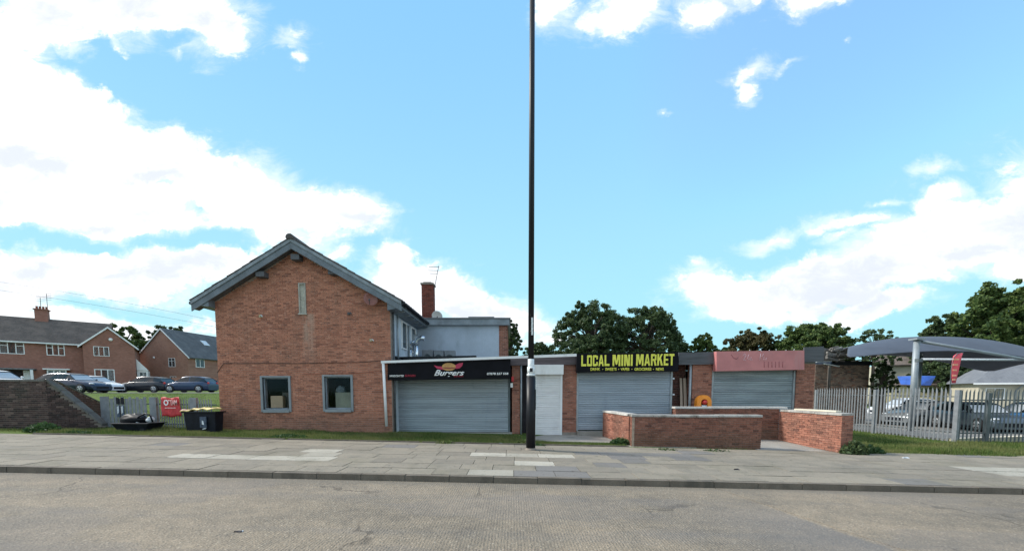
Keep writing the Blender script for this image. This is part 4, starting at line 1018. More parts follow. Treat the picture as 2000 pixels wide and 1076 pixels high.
for px in (1177, 1208, 1234, 1276):
    q = MB(); xx, zz = fx(px), fz_(720.7, px); q.lathe([(.001, 0), (.018, 0), (.018, .008)], (xx, yS - .004, zz), 'y', 8); q.build('dot', YELLOW, s2)

s3, A, B, C2, D = quad_sign('shop_sign', 'blank faded red fascia board with traces of removed letters', ((1399.5, 686, 724.5), (1571, 684, 721.5)), SY - .34, .30, PINK)
W1 = B.x - A.x; fx = lambda px: A.x + (px - 1399.5) / 171.5 * W1; fz_ = lambda py, px=1485: P(px, py, SY - .34).z
yS = SY - .344
def scribble(pts, mat, r=.009):
    q = MB(); q.tube([(fx(a), yS, fz_(b, a)) for a, b in pts], r, 5); q.build('letter_trace', mat, s3)
scribble([(1449, 695), (1453, 691), (1456, 694), (1453, 698), (1451, 703), (1456, 703)], PINKL, .012)
scribble([(1461, 692), (1459, 698), (1460, 702), (1463, 701), (1466, 697), (1464, 703), (1469, 702)], PINKL, .010)
scribble([(1484, 690), (1483, 703)], PINKL, .012); scribble([(1490, 691), (1486, 696), (1491, 697), (1489, 702), (1495, 702), (1496, 698)], PINKL, .010)
scribble([(1427, 692), (1431, 698), (1438, 701), (1441, 697)], PINKD, .012)
for px in (1492, 1500, 1507, 1514, 1521, 1528): scribble([(px, 706), (px + .4, 717)], PINKD, .011)
for k_, px in enumerate((1470, 1491, 1507, 1522, 1541, 1556)):
    q = MB(); q.tube([(fx(px), SY - .1, fz_(685.5, px) - .02), (fx(px) + .02 * (k_ % 3 - 1), SY - .12, fz_(681.5 - (k_ % 2) * 1.5, px))], .012, 5); q.build('bird_spike', STEEL, s3)

# planks, orange unit
for k_, (px, w_) in enumerate(((1328.5, .10), (1336, .12))):
    a, b = P(px, 738, SY + .5), P(px + 2, 760, SY + .2)
    t = MB(); t.hexa([(a.x - w_ / 2 + dx * w_, y_, z_) for (y_, z_) in ((SY + .12, -.06), (SY + .46, a.z)) for dx, y2 in ((0, 0), (1, 0), (1, 1), (0, 1))])
    t.v = [(a.x + (w_ if i in (1, 2) else 0) - w_ / 2 + (.02 if z > 1 else 0), (SY + (.12 if z < 1 else .48)) + (.03 if i in (2, 3) else 0), z) for z in (-.06, a.z) for i in range(4)]
    tag(t.build('timber_plank', WOOD), ['narrow pale plank leaning in the brick recess, the left of two', 'slightly wider pale plank beside the pipe, right of the two in the recess'][k_], 'plank', 'pale planks leaning in the recess')
p = P(1371, 790, SY - .55); t = thing('ride_unit', (p.x, SY - .55, -.1), 'orange arched plastic unit with a red ball centre by brick pier', 'ride')
zc = P(1371, 785, SY - .55).z
q = MB()
for i in range(16):
    t0, t1 = math.pi * i / 16, math.pi * (i + 1) / 16
    for (ri, ro) in ((.13, .29),):
        q.hexa([(p.x + r2 * math.cos(tt), y_, zc + r2 * math.sin(tt)) for y_ in (SY - .75, SY - .5) for (r2, tt) in ((ri, t1), (ro, t1), (ro, t0), (ri, t0))])
q.box(p.x - .29, p.x - .13, SY - .75, SY - .5, -.1, zc); q.box(p.x + .13, p.x + .29, SY - .75, SY - .5, -.1, zc); q.build('arch_frame', ORANGE, t)
q = MB(); q.box(p.x - .13, p.x + .13, SY - .56, SY - .5, -.1, zc + .1); q.build('back_panel', TERRA, t)
q = MB(); q.blob((p.x + .04, SY - .68, zc), (.11, .1, .10), 12, 8); q.build('ball', REDPL, t)
q = MB(); q.box(p.x - .09, p.x + .10, SY - .74, SY - .6, -.1, zc - .12); q.build('seat_box', WHITEPL, t)

# ------------------------------------------------------------------ burnt out lean-to at the end of the parade
bz = thing('burnt_outbuilding', (20, 25, -.2), 'burnt out brick outbuilding with broken roof timbers at the parade end', 'building')
BYY = 24.6
def bx_(px, py, y=BYY): return P(px, py, y)
q = MB(); q.box(bx_(1592, 740).x, bx_(1616, 740).x, BYY + .012, BYY + .3, -.35, bx_(1600, 711).z); q.build('wall_core', MORTAR_D, bz)
q = MB(); q.box(bx_(1623, 740).x, bx_(1697, 740).x, BYY + .012, BYY + .3, -.35, bx_(1660, 713).z); q.build('wall_core', MORTAR_D, bz)
q = MB(); q.box(bx_(1592, 740).x + .1, bx_(1697, 740).x, 28.5, 28.8, -.3, 2.5); q.build('wall_core', MORTAR_D, bz)
lay(bz, (bx_(1592, 740).x, BYY), (bx_(1616, 740).x, BYY), -.3, bx_(1600, 711).z, BR_BURNT, budget=60, seed=40)
lay(bz, (bx_(1623, 740).x, BYY), (bx_(1697, 740).x, BYY), -.3, lambda u: bx_(1660, 713).z, BR_BURNT, budget=160, seed=41)
lay(bz, (bx_(1697, 740).x, BYY), (bx_(1697, 740).x, BYY + .3), -.3, bx_(1660, 713).z, BR_BURNT, seed=42)
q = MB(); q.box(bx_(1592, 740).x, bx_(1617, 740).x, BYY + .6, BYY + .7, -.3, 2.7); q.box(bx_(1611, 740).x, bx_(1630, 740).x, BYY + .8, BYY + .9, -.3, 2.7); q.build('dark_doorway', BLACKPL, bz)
a, b = bx_(1625, 713, BYY - .05), bx_(1704, 705, BYY - .05); q = MB(); q.extr([(a.x, BYY - .05, a.z), (b.x, BYY - .05, a.z), (b.x, BYY - .05, b.z), (a.x + .3, BYY - .05, b.z + .05)], (0, 3.8, 0)); q.build('charred_roof', BLACKPL, bz)
cz_ = M('charred_timber', (.13, .12, .115), .9, var=.5, scale=5, fine=.4)
rr = random.Random(12)
a0 = bx_(1609, 680, BYY - .5)
for i in range(34):
    px = rr.uniform(1609, 1655); py = 677 + (px - 1609) * .08 + rr.uniform(0, 24) * (1 - (px - 1609) / 90)
    p = bx_(px, py, BYY - .6 + rr.uniform(-.3, .6)); L_ = rr.uniform(.2, .8); an_ = rr.uniform(-.35, .3); hh = rr.uniform(.03, .08)
    q = MB(); q.hexa([(p.x + l * L_ * math.cos(an_) + (0), p.y + dy, p.z + l * L_ * math.sin(an_) + dz) for dz in (-hh, hh) for (l, dy) in ((0, 0), (1, 0), (1, .12), (0, .12))]); q.build('broken_board', cz_ if rr.random() < .7 else M('ash_board', (.25, .235, .22), .9, var=.4, scale=6), bz)
q = MB(); q.extr([bx_(1609, 703, BYY - .2), bx_(1650, 706, BYY - .2), bx_(1648, 686, BYY - .2), bx_(1609, 679, BYY - .2)], (0, .5, 0)); q.build('charred_fascia', cz_, bz)
for (x0, y0, x1, y1) in ((1596, 707, 1625, 706), (1611, 711, 1640, 716), (1665, 706, 1705, 700), (1640, 703, 1662, 700)):
    a, b = bx_(x0, y0, BYY - .5), bx_(x1, y1, BYY - .35); q = MB(); q.extr([a, b, b + Vector((0, 0, .05)), a + Vector((0, 0, .06))], (0, .12, 0)); q.build('split_batten', WHITEPL if x0 in (1596, 1611) else M('ash_board', (.25, .235, .22)), bz)

# ------------------------------------------------------------------ low brick walls by the shops
def gz0(x): return SL * min(x, 14)
def wall_seg(parent, p0, p1, th, zb, zt, mat, budget, seed, faces='FBLR', mort=MORTAR_D):
    """brick wall whose front face runs p0->p1, thickness th behind it"""
    d = Vector((p1[0] - p0[0], p1[1] - p0[1])).normalized(); n = Vector((d.y, -d.x)); e = .012
    a, b = Vector(p0), Vector(p1); c, d2 = b - n * th, a - n * th
    q = MB(); A, B, C_, D_ = a - n * e + d * e, b - n * e - d * e, c + n * e - d * e, d2 + n * e + d * e
    q.hexa([(v.x, v.y, z) for z in (zb - .3, zt) for v in (A, B, C_, D_)]); q.build('wall_core', mort, parent)
    if 'F' in faces: lay(parent, a, b, zb, zt, mat, budget=budget, seed=seed)
    if 'R' in faces: lay(parent, b, c, zb, zt, mat, budget=0 if budget < 200 else 20, seed=seed + 1)
    if 'B' in faces: lay(parent, c, d2, zb, zt, mat, seed=seed + 2)
    if 'L' in faces: lay(parent, d2, a, zb, zt, mat, budget=0, seed=seed + 3)
def coping(parent, p0, p1, wdt, z, n, mat, hh=.075, over=.03):
    d = Vector((p1[0] - p0[0], p1[1] - p0[1])); L = d.length; d /= L; nr = Vector((d.y, -d.x)); l = L / n
    for i in range(n):
        a = Vector(p0) + d * (i * l + .004) + nr * over; b = Vector(p0) + d * ((i + 1) * l - .004) + nr * over
        dz = random.uniform(-.006, .006); c, e = b - nr * (wdt + 2 * over), a - nr * (wdt + 2 * over)
        q = MB(); q.hexa([(v.x, v.y, z + dz) for v in (a, b, c, e)] + [(v.x + (o_.x), v.y + o_.y, z + hh + dz + (.012 if k < 2 else 0) * 0) for k, (v, o_) in enumerate(((a, -nr * .012), (b, -nr * .012), (c, nr * .012), (e, nr * .012)))])
        q.build('coping_stone', mat, parent, bevel=.008)
lw = thing('low_brick_wall', (6.2, 13.3, -.15), 'low brick wall with stone coping turning a corner in front of the mini market', 'wall')
LT = .93
p_c = P(1234, 812, 13.3); p_r = P(1490, 806, 13.05); p_b = P(1178, 800, 15.9)
LT = p_c.z - .03
PC, PR, PB = (4.12, 13.32), (8.42, 13.08), (3.72, 15.9)
wall_seg(lw, PC, PR, .30, -.20, LT, BR_LOW_SHADE, 280, 50)
wall_seg(lw, PB, (PC[0] - .02, PC[1] + .29), .30, -.15, LT + .01, BR_SHOP, 120, 55, 'FLB')  # return in lighter brick, its sunlit look put into the colour
coping(lw, (PC[0] - .02, PC[1]), (PR[0] + .02, PR[1]), .30, LT, 6, COPING)
coping(lw, (PB[0], PB[1]), (PC[0] - .035, PC[1] + .335), .30, LT + .012, 3, COPING_L)
q = MB(); q.box(PC[0] + .005, PC[0] + .085, PC[1] - .012, PC[1] + .03, -.2, LT - .02); q.build('corner_brickwork', M('lime_mortar', (.36, .27, .21), .9, var=.3, scale=9, fine=.3), lw)
lw2 = thing('low_brick_wall', (10, 14, -.2), 'L shaped low brick wall with a lit orange side beside the steel fence', 'wall')
RT = P(1645, 810, 12.55).z - .02
PK, PF = (10.32, 15.0), (10.70, 12.58)
wall_seg(lw2, (6.32, 15.0), (PK[0] + .0, 15.0), .28, -.25, P(1420, 797, 15.0).z - .02, BR_LOW_SHADE, 60, 60, 'FLB')
wall_seg(lw2, (PK[0], 14.995), PF, .44, -.28, RT, BR_SHOP, 240, 65)  # lighter brick again paints this return as sunlit
coping(lw2, (6.28, 15.0), (PK[0] + .3, 15.0), .28, P(1420, 797, 15.0).z - .018, 6, COPING_L)
coping(lw2, (PK[0] + .01, 14.94), (PF[0], PF[1]), .44, RT, 5, COPING)
q = MB(); z = RT + .085; q.hexa([(x, y, zz) for zz in (z, z + .05) for (x, y) in ((10.52, 14.5), (10.76, 14.52), (11.02, 13.0), (10.80, 12.96))]); tag(q.build('loose_board', M('cream_board', (.66, .60, .48), .8, var=.1)), 'cream board lying on top of the low wall beside the fence', 'board')

# ------------------------------------------------------------------ old retaining walls on the left
ow = thing('retaining_wall', (-20, 14.4, .4), 'dark weathered brick retaining wall whose coping ramps down to the fence', 'wall')
OZ = P(60, 741, 14.4).z - .06
o_c = P(92, 744, 14.45); o_e = P(202, 832, 15.0)
def otop(u):  # along the sloping wing
    L_ = math.hypot(o_e.x - o_c.x, o_e.y - o_c.y); return OZ + (o_e.z - OZ) * min(max(u / L_, 0), 1)
q = MB(); q.box(-32, o_c.x, 14.40 + .012, 14.75, -.2, OZ)
n_ = Vector((o_e.x - o_c.x, o_e.y - o_c.y)).normalized(); nn = Vector((-n_.y, n_.x))
A = Vector((o_c.x, o_c.y)) + nn * .012; B = Vector((o_e.x, o_e.y)) + nn * .012; C_ = B + nn * .3; D_ = A + nn * .3
q.hexa([(A.x, A.y, -.2), (B.x, B.y, -.2), (C_.x, C_.y, -.2), (D_.x, D_.y, -.2), (A.x, A.y, OZ - .02), (B.x, B.y, o_e.z - .02), (C_.x, C_.y, o_e.z - .02), (D_.x, D_.y, OZ - .02)])
q.build('wall_core', MORTAR_D, ow)
lay(ow, (-20.6, 14.40), (o_c.x, 14.40), .25, OZ, BR_OLD, budget=200, seed=70); lay(ow, (-32, 14.40), (-20.61, 14.40), .25, OZ, BR_OLD, seed=71)
lay(ow, (o_c.x, 14.40), (o_e.x, o_e.y), .25, otop, BR_OLD, budget=90, seed=72)
COPO = M('coping_mossy', (.13, .125, .115), .95, var=.35, scale=3, fine=.4, bump=.5, dirt=((.09, .10, .06), .7))
for i in range(14):
    x0 = o_c.x - (i + 1) * .9; q = MB(); q.box(x0 + .005, x0 + .895, 14.36, 14.80, OZ + .0, OZ + .07 + random.uniform(-.006, .006)); q.build('coping_stone', COPO, ow)
for i in range(4):
    u0, u1 = i / 4, (i + 1) / 4 - .012
    a = Vector((o_c.x, o_c.y)).lerp(Vector((o_e.x, o_e.y)), u0); b = Vector((o_c.x, o_c.y)).lerp(Vector((o_e.x, o_e.y)), u1)
    za, zb = OZ + (o_e.z - OZ) * u0, OZ + (o_e.z - OZ) * u1
    q = MB(); q.hexa([(a.x - nn.x * .05, a.y - nn.y * .05, za), (b.x - nn.x * .05, b.y - nn.y * .05, zb), (b.x + nn.x * .36, b.y + nn.y * .36, zb), (a.x + nn.x * .36, a.y + nn.y * .36, za),
        (a.x - nn.x * .05, a.y - nn.y * .05, za + .09), (b.x - nn.x * .05, b.y - nn.y * .05, zb + .09), (b.x + nn.x * .36, b.y + nn.y * .36, zb + .09), (a.x + nn.x * .36, a.y + nn.y * .36, za + .09)])
    q.build('coping_stone', COPO, ow)
ow2 = thing('retaining_wall', (-17.7, 16, .6), 'reddish brick side wall falling away behind the sloping coping to the fence post', 'wall')
b0 = (o_c.x + .05, 14.78); pe = P(197, 785, 17.3); b1 = (pe.x, 17.3)
Lb = math.hypot(b1[0] - b0[0], b1[1] - b0[1])
q = MB(); dd = Vector((b1[0] - b0[0], b1[1] - b0[1])).normalized(); nr = Vector((dd.y, -dd.x)); a = Vector(b0) - nr * .012; b = Vector(b1) - nr * .012; c = b - nr * .25; d = a - nr * .25
q.hexa([(v.x, v.y, -.1) for v in (a, b, c, d)] + [(a.x, a.y, OZ - .05), (b.x, b.y, pe.z - .05), (c.x, c.y, pe.z - .05), (d.x, d.y, OZ - .05)]); q.build('wall_core', MORTAR_D, ow2)
BR_OLD2 = brick_mat('brick_old_red', [(0, (.07, .045, .04)), (.5, (.13, .07, .06)), (1, (.10, .065, .055))], stain_amt=.6)
lay(ow2, b0, b1, .2, lambda u: OZ - .05 + (pe.z - OZ) * u / Lb, BR_OLD2, budget=110, seed=74)
q = MB(); q.hexa([(v.x + k * nr.x * .03, v.y + k * nr.y * .03, z) for (v, k, z) in ((a, 1, OZ - .048), (b, 1, pe.z - .048), (c, -1, pe.z - .048), (d, -1, OZ - .048))] + [(v.x + k * nr.x * .03, v.y + k * nr.y * .03, z) for (v, k, z) in ((a, 1, OZ + .0), (b, 1, pe.z), (c, -1, pe.z), (d, -1, OZ))]); q.build('coping_stone', COPO, ow2)

# ------------------------------------------------------------------ palisade fences
def pale_mesh(h, wd, mat, name='pale'):
    q = MB(); hw = wd / 2; t = .004
    xs_ = [-hw, -hw * .35, hw * .35, hw]; ys_ = [0, -.018, -.018, 0]; zt_ = [h - .10, h - .0, h - .0, h - .10]
    pts = []
    for k in range(3):
        x0_, x1_, y0_, y1_ = xs_[k], xs_[k + 1], ys_[k], ys_[k + 1]
        za_, zb_ = (h - .11, h - .02) if k == 0 else (h - .02, h - .02) if k == 1 else (h - .02, h - .11)
        if k == 1:
            q.poly([(x0_, y0_, 0), (x1_, y1_, 0), (x1_, y1_, zb_), ((x0_ + x1_) / 2, y0_, h + .03), (x0_, y0_, za_)])
            q.poly([(x1_, y1_ + t, 0), (x0_, y0_ + t, 0), (x0_, y0_ + t, za_), ((x0_ + x1_) / 2, y0_ + t, h + .03), (x1_, y1_ + t, zb_)])
        else:
            q.poly([(x0_, y0_, 0), (x1_, y1_, 0), (x1_, y1_, zb_), (x0_, y0_, za_)]); q.poly([(x1_, y1_ + t, 0), (x0_, y0_ + t, 0), (x0_, y0_ + t, za_), (x1_, y1_ + t, zb_)])
    return q.mesh(name, mat)
def fence_run(parent, p0, p1, zb0, zb1, h, pitch, wd, mat, post_w, rails, posts=(0, 1), me=None, skip=()):
    d = Vector((p1[0] - p0[0], p1[1] - p0[1])); L_ = d.length; d /= L_; rz = math.atan2(d.y, d.x); nr = Vector((d.y, -d.x))
    me = me or pale_mesh(h, wd, mat)
    n = int(L_ / pitch)
    for i in range(1, n):
        u = i * pitch
        if any(abs(u - s_ * L_) < post_w * .6 for s_ in posts): continue
        if any(a <= u <= b for a, b in skip): continue
        o = inst('pale', me, parent, (p0[0] + d.x * u + nr.x * .02, p0[1] + d.y * u + nr.y * .02, zb0 + (zb1 - zb0) * u / L_ + random.uniform(-.012, .012)), rz + random.uniform(-.04, .04))
        o.rotation_euler.y = random.uniform(-.006, .006)
    for rh in rails:
        q = MB(); a = Vector(p0) - nr * .002; b = Vector(p1) - nr * .002; c = b - nr * .045; e = a - nr * .045
        q.hexa([(v.x, v.y, z + rh + dz) for dz in (-.022, .022) for (v, z) in ((a, zb0), (b, zb1), (c, zb1), (e, zb0))]); q.build('rail', STEEL_D, parent)
    for s_ in posts:
        v = Vector(p0) + d * (s_ * L_); z = zb0 + (zb1 - zb0) * s_; hw = post_w / 2
        q = MB(); 
        cs = [v + d * sx - nr * sy for (sx, sy) in ((-hw, -.03), (hw, -.03), (hw, .08), (-hw, .08))]
        q.hexa([(c.x, c.y, zz) for zz in (z - .2, z + h + .02) for c in cs]); q.build('post', mat, parent)
lf = thing('palisade_fence', (-13.7, 15.35, .28), 'low grey palisade fence between the sloping wall and the brick house', 'fence')
a = P(207, 836, 15.3); b = P(430, 843, 15.3)
lfh = P(300, 775, 15.3).z - .30
fence_run(lf, (a.x, 15.3), (b.x - .12, 15.3), .30, .24, lfh, .098, .052, STEEL_R, .26, (lfh * .17, lfh * .80), posts=(0.0, .44, .80), skip=((.22, 2.0),))
# first bay is closed by a flat mesh panel with a few pales
q = MB(); x0 = a.x + .14
for i in range(11): q.box(x0 + i * .145, x0 + i * .145 + .118, 15.245, 15.258, .34, .30 + lfh - (.06 if i % 2 else 0))
q.build('sheet_panel', STEEL_R, lf, kind='stuff')
rf_ = thing('palisade_fence', (18.1, 17, -.3), 'tall galvanised palisade fence round the canopy car park', 'fence')
RP = pale_mesh(2.22, .075, STEEL_R); RPD = pale_mesh(2.15, .07, STEEL_D)
f0 = P(1592, 800, 23.0); f1 = P(1707, 800, 19.3); f2 = P(1868, 800, 15.95)
fence_run(rf_, (f0.x, 23.0), (f1.x, 19.3), -.30, -.30, 2.12, .165, .075, STEEL_R, .13, (.30, 1.85), posts=(0.0, 1.0), me=RP)
fence_run(rf_, (f1.x, 19.3), (f2.x, 15.95), -.30, -.32, 2.12, .165, .075, STEEL_R, .16, (.38, 1.86), posts=(1.0,), me=RP)
fence_run(rf_, (f2.x, 15.95), (f2.x + 9.5, 15.95), -.32, -.32, 2.0, .165, .070, STEEL_D, .15, (.36, 1.72), posts=(.14, .45, .76, 1.0), me=RPD)
q = MB(); q.hexa([(x, y, z) for z in (-.5, -.22) for (x, y) in ((f2.x + .3, 16.15), (f2.x + 10, 16.15), (f2.x + 10, 16.45), (f2.x + .3, 16.45))]); q.v = [(x, y, z + (.10 * (x - f2.x) / 3 if z > -.3 else 0)) for x, y, z in q.v]
tag(q.build('plinth_wall', M('cream_plinth', (.66, .60, .48), .85, var=.12)), 'cream painted plinth showing under the dark fence at the car park', 'wall')

# posters and banners hung on the left fence
for (px0, px1, k) in ((228.5, 233.0, 0), (237.5, 242.0, 1)):
    A, B = P(px0, 803, 15.2), P(px1, 776, 15.2)
    t = thing('fence_poster', (A.x, 15.2, A.z), ['narrow black and white strip poster, first of the pair on the fence', 'narrow black and white strip poster beside the first, nearer the red banner'][k], 'poster', 'strip posters on the low fence')
    zt, zm, zb = P(230, 776, 15.2).z, P(230, 789, 15.2).z, P(230, 814, 15.2).z; wdt = .10
    q = MB(); q.box(A.x, A.x + wdt, 15.19, 15.21, zm, zt); q.build('upper_sheet', BLACKPL, t)
    q = MB(); q.box(A.x, A.x + wdt, 15.19, 15.21, zb, zm - .05); q.build('lower_sheet', M('print_blue_grey', (.06, .09, .14), .5, var=.4, scale=7), t)
    q = MB(); x_off = .0 if k else .02; q.prism([(A.x + x_off, zm - .09), (A.x + x_off + .01, zb + .12), (A.x + x_off + .065, zb + .18), (A.x + x_off + .078, zm - .07)], 15.182, 15.189); q.build('white_figure', WHITEPL, t)
def ripple_sheet(name, mat, parent, px0, pt, px1, pb, y, amp, nx_=14, nz_=8, ph=0., drop=None):
    A, B = P(px0, pb, y), P(px1, pt, y); q = MB()
    for j in range(nz_ + 1):
        for i in range(nx_ + 1):
            u, v = i / nx_, j / nz_; z = A.z + v * (B.z - A.z)
            q.v.append((A.x + u * (B.x - A.x) + .01 * math.sin(9 * v + ph), y - amp * (1 + math.sin(u * 17 + 3 * v + ph)) * .5 * (.4 + u), z + (.025 * math.sin(u * 9 + ph))))
    for j in range(nz_):
        for i in range(nx_):
            k = j * (nx_ + 1) + i; q.f.append((k, k + 1, k + nx_ + 2, k + nx_ + 1)); q.sm.append(True)
    o = q.build(name, mat, parent); m_ = o.modifiers.new('thick', 'SOLIDIFY'); m_.thickness = .006; return o
bn_ = thing('fence_banner', (-14.1, 15.15, 1.0), 'red wrinkled banner with white ring and lettering tied over the low fence', 'banner')
ripple_sheet('banner_sheet', REDBAN, bn_, 317, 776, 352, 813, 15.2, .05)
p = P(323, 786, 15.10); q = MB()
for i in range(14):
    t0, t1 = 2 * math.pi * i / 14, 2 * math.pi * (i + 1) / 14
    q.hexa([(p.x + r2 * math.cos(tt), y_, p.z + r2 * 1.25 * math.sin(tt)) for y_ in (15.12, 15.14) for (r2, tt) in ((.055, t0), (.09, t0), (.09, t1), (.055, t1))])
q.build('ring_print', WHITEL, bn_)
a, b = P(329, 791, 15.12), P(345, 781, 15.12); text_part('lettering', 'TEAM', M('pink_print', (.80, .5, .48), .6, var=.2, scale=9), bn_, a.x, b.x, a.z, b.z, 15.125, bold=.02)
a, b = P(322, 797, 15.12), P(343, 795.5, 15.12); q = MB(); q.box(a.x, b.x, 15.12, 15.13, a.z, b.z); q.build('stripe_print', M('pink_print', (.8, .5, .48)), bn_)

# dumped tray and bags in front of the fence
tr_ = thing('plastic_tray', (-14.2, 14.6, .3), 'wide shallow black tray dumped on the grass by the fence', 'tray')
A, B = P(236, 838, 14.55), P(306, 838, 14.55); zr_ = P(270, 826, 14.55).z; zb_ = P(270, 840, 14.55).z; xm = (A.x + B.x) / 2; hw = (B.x - A.x) / 2
q = MB(); q.hexa([(xm - hw * .78, 14.3, zb_ - .02), (xm + hw * .74, 14.3, zb_ - .02), (xm + hw * .74, 14.85, zb_ - .02), (xm - hw * .78, 14.85, zb_ - .02), (xm - hw, 14.2, zr_), (xm + hw, 14.2, zr_), (xm + hw, 14.95, zr_), (xm - hw, 14.95, zr_)]); q.build('hull', BLACKPL, tr_, bevel=.02)
q = MB(); q.box(xm - hw - .03, xm + hw + .03, 14.17, 14.98, zr_ + .0, zr_ + .025); q.build('rim', BLACKP, tr_, bevel=.01)
for sx in (-.66, .6):
    q = MB(); q.tube([(xm + hw * sx, 14.25, zb_ + .02), (xm + hw * sx, 14.33, zb_ + .02)], .075, 12); q.build('wheel', RUBBER, tr_)
def crumple(name, c, r, mat, label, jit=.18, cat='bag', group=None):
    q = MB(); q.blob(c, r, 14, 9, jit); o = q.build(name, mat, origin=(c[0], c[1], c[2] - r[2])); s_ = o.modifiers.new('s', 'SUBSURF'); s_.levels = s_.render_levels = 1; tag(o, label, cat, group); return o
crumple('refuse_bag', (xm - .16, 14.6, zr_ + .12), (.50, .30, .24), M('black_bag', (.006, .007, .010), .5, spec=.2), 'long black refuse bag slumped on the dumped tray')
crumple('refuse_bag', (xm + .46, 14.55, zr_ + .13), (.14, .13, .12), WHITEPL, 'small pale plastic bag under the black hoop on the tray')
q = MB(); q.tube([(xm + .06, 14.4, zr_ + .12), (xm + .20, 14.4, zr_ + .27), (xm + .42, 14.4, zr_ + .37), (xm + .60, 14.4, zr_ + .30), (xm + .68, 14.4, zr_ + .06)], .030, 8); tag(q.build('plastic_hoop', BLACKPL), 'curved black plastic hoop standing on the dumped tray', 'hoop')
crumple('litter_heap', (xm + .05, 14.45, zr_ + .05), (.12, .08, .05), WHITEPL, 'scrap of white paper on the front of the dumped tray', .3, 'litter')

# skip-like refuse container
bn2 = thing('refuse_container', (-11.7, 14.5, .22), 'large black refuse container heaped to a ragged yellow rim beside the house', 'container')
A, B = P(360, 845, 14.45), P(441, 845, 14.95); A.y = B.y = 14.45; zt = P(400, 806, 14.4).z
q = MB(); q.hexa([(A.x + .05, 14.50, .24), (B.x - .04, 14.50, .24), (B.x - .04, 14.86, .24), (A.x + .05, 14.86, .24), (A.x, 14.45, zt), (B.x, 14.45, zt), (B.x, 14.90, zt), (A.x, 14.90, zt)]); q.build('body', BLACKPL, bn2, bevel=.02)
q = MB(); q.box(A.x - .05, B.x + .06, 14.40, 14.47, zt, zt + .05); q.box(A.x - .05, A.x + .02, 14.47, 14.92, zt, zt + .05); q.box(B.x + .01, B.x + .08, 14.47, 14.92, zt, zt + .05); q.build('rim', BLACKP, bn2)
q = MB(); p = P(398, 823, 14.4); q.box(p.x - .16, p.x + .08, 14.41, 14.445, p.z - .22, p.z + .18); q.build('notice_panel', M('scuffed_sticker', (.05, .07, .11), .5, var=.5, scale=10), bn2)
q = MB(); q.prism([(p.x - .08, p.z - .1), (p.x + .0, p.z - .12), (p.x - .02, p.z + .02), (p.x - .07, p.z + .05)], 14.40, 14.409); q.build('white_mark', WHITEPL, bn2)
q = MB(); q.prism([(p.x - .09, p.z - .30), (p.x + .05, p.z - .27), (p.x + .07, p.z - .23), (p.x - .04, p.z - .25)], 14.40, 14.42); q.build('white_mark', WHITEPL, bn2)
YB = M('yellow_sheet', (.74, .58, .24), .6, var=.2, scale=5)
q = MB(); n_ = 16
for j in range(4):
    for i in range(n_ + 1):
        u = i / n_; x_ = A.x - .06 + u * (B.x - A.x + .05); q.v.append((x_, 14.38 + j * .18, zt + .055 + .07 * math.sin(u * 2.4) * (1 if j < 2 else .8) + .025 * math.sin(u * 21 + j) + .03 * u + (0.02 if j else -.01)))
for j in range(3):
    for i in range(n_): k = j * (n_ + 1) + i; q.f.append((k, k + 1, k + n_ + 2, k + n_ + 1)); q.sm.append(True)
o = q.build('yellow_cover', YB, bn2); m_ = o.modifiers.new('t', 'SOLIDIFY'); m_.thickness = .035; m_.offset = 0
q = MB(); q.blob((A.x + .02, 14.5, zt + .09), (.13, .12, .04), 10, 6, .2); q.build('pink_sheet_end', M('pinkish_sheet', (.70, .38, .34), .6), bn2)

# ------------------------------------------------------------------ lamp post
gx, gy = .575, 11.85; gz = SL * gx
lp = thing('lamp_post', (gx, gy, gz), 'tall black steel lamp post with pale bands rising from the pavement', 'lamp post')
zc = lambda py: P(1037, py, gy).z
q = MB(); q.lathe([(.17, 0), (.17, .02), (.145, .03), (.142, .06)], (gx, gy, gz), 'z', 24); q.build('base_flange', MORTAR_D, lp)
q = MB(); q.tube([(gx, gy, gz), (gx, gy, zc(738))], .142, 24); q.build('lower_column', BLACKP, lp)
q = MB(); q.lathe([(.142, 0), (.135, .04), (.10, .10), (.088, .13)], (gx, gy, zc(738)), 'z', 24); q.build('shoulder', BLACKP, lp)
q = MB(); q.tube([(gx, gy, zc(732)), (gx, gy, 10), (gx, gy, 16.5)], [.088, .080, .070], 20); q.build('upper_column', BLACKP, lp)
BAND = M('band_white', (.66, .70, .72), .4, var=.12, scale=8)
q = MB(); q.tube([(gx, gy, zc(729)), (gx, gy, zc(701))], .096, 20); q.build('white_band', BAND, lp)
q = MB(); q.tube([(gx, gy, zc(734)), (gx, gy, zc(730.5))], .13, 20); q.tube([(gx, gy, zc(730.5)), (gx, gy, zc(716))], .115, 20); q.build('collar_band', BAND, lp)
q = MB(); q.box(gx - .045, gx + .045, gy - .122, gy - .11, zc(726), zc(719)); q.build('dark_patch', BLACKP, lp)
q = MB(); q.box(gx - .0, gx + .055, gy - .098, gy - .082, zc(655), zc(621)); q.build('number_label', M('label_white', (.6, .64, .66), .4, var=.3, scale=20), lp)
q = MB(); q.box(gx + .10, gx + .148, gy - .10, gy + .02, zc(800), zc(760)); q.build('door_edge', BLACKP, lp)

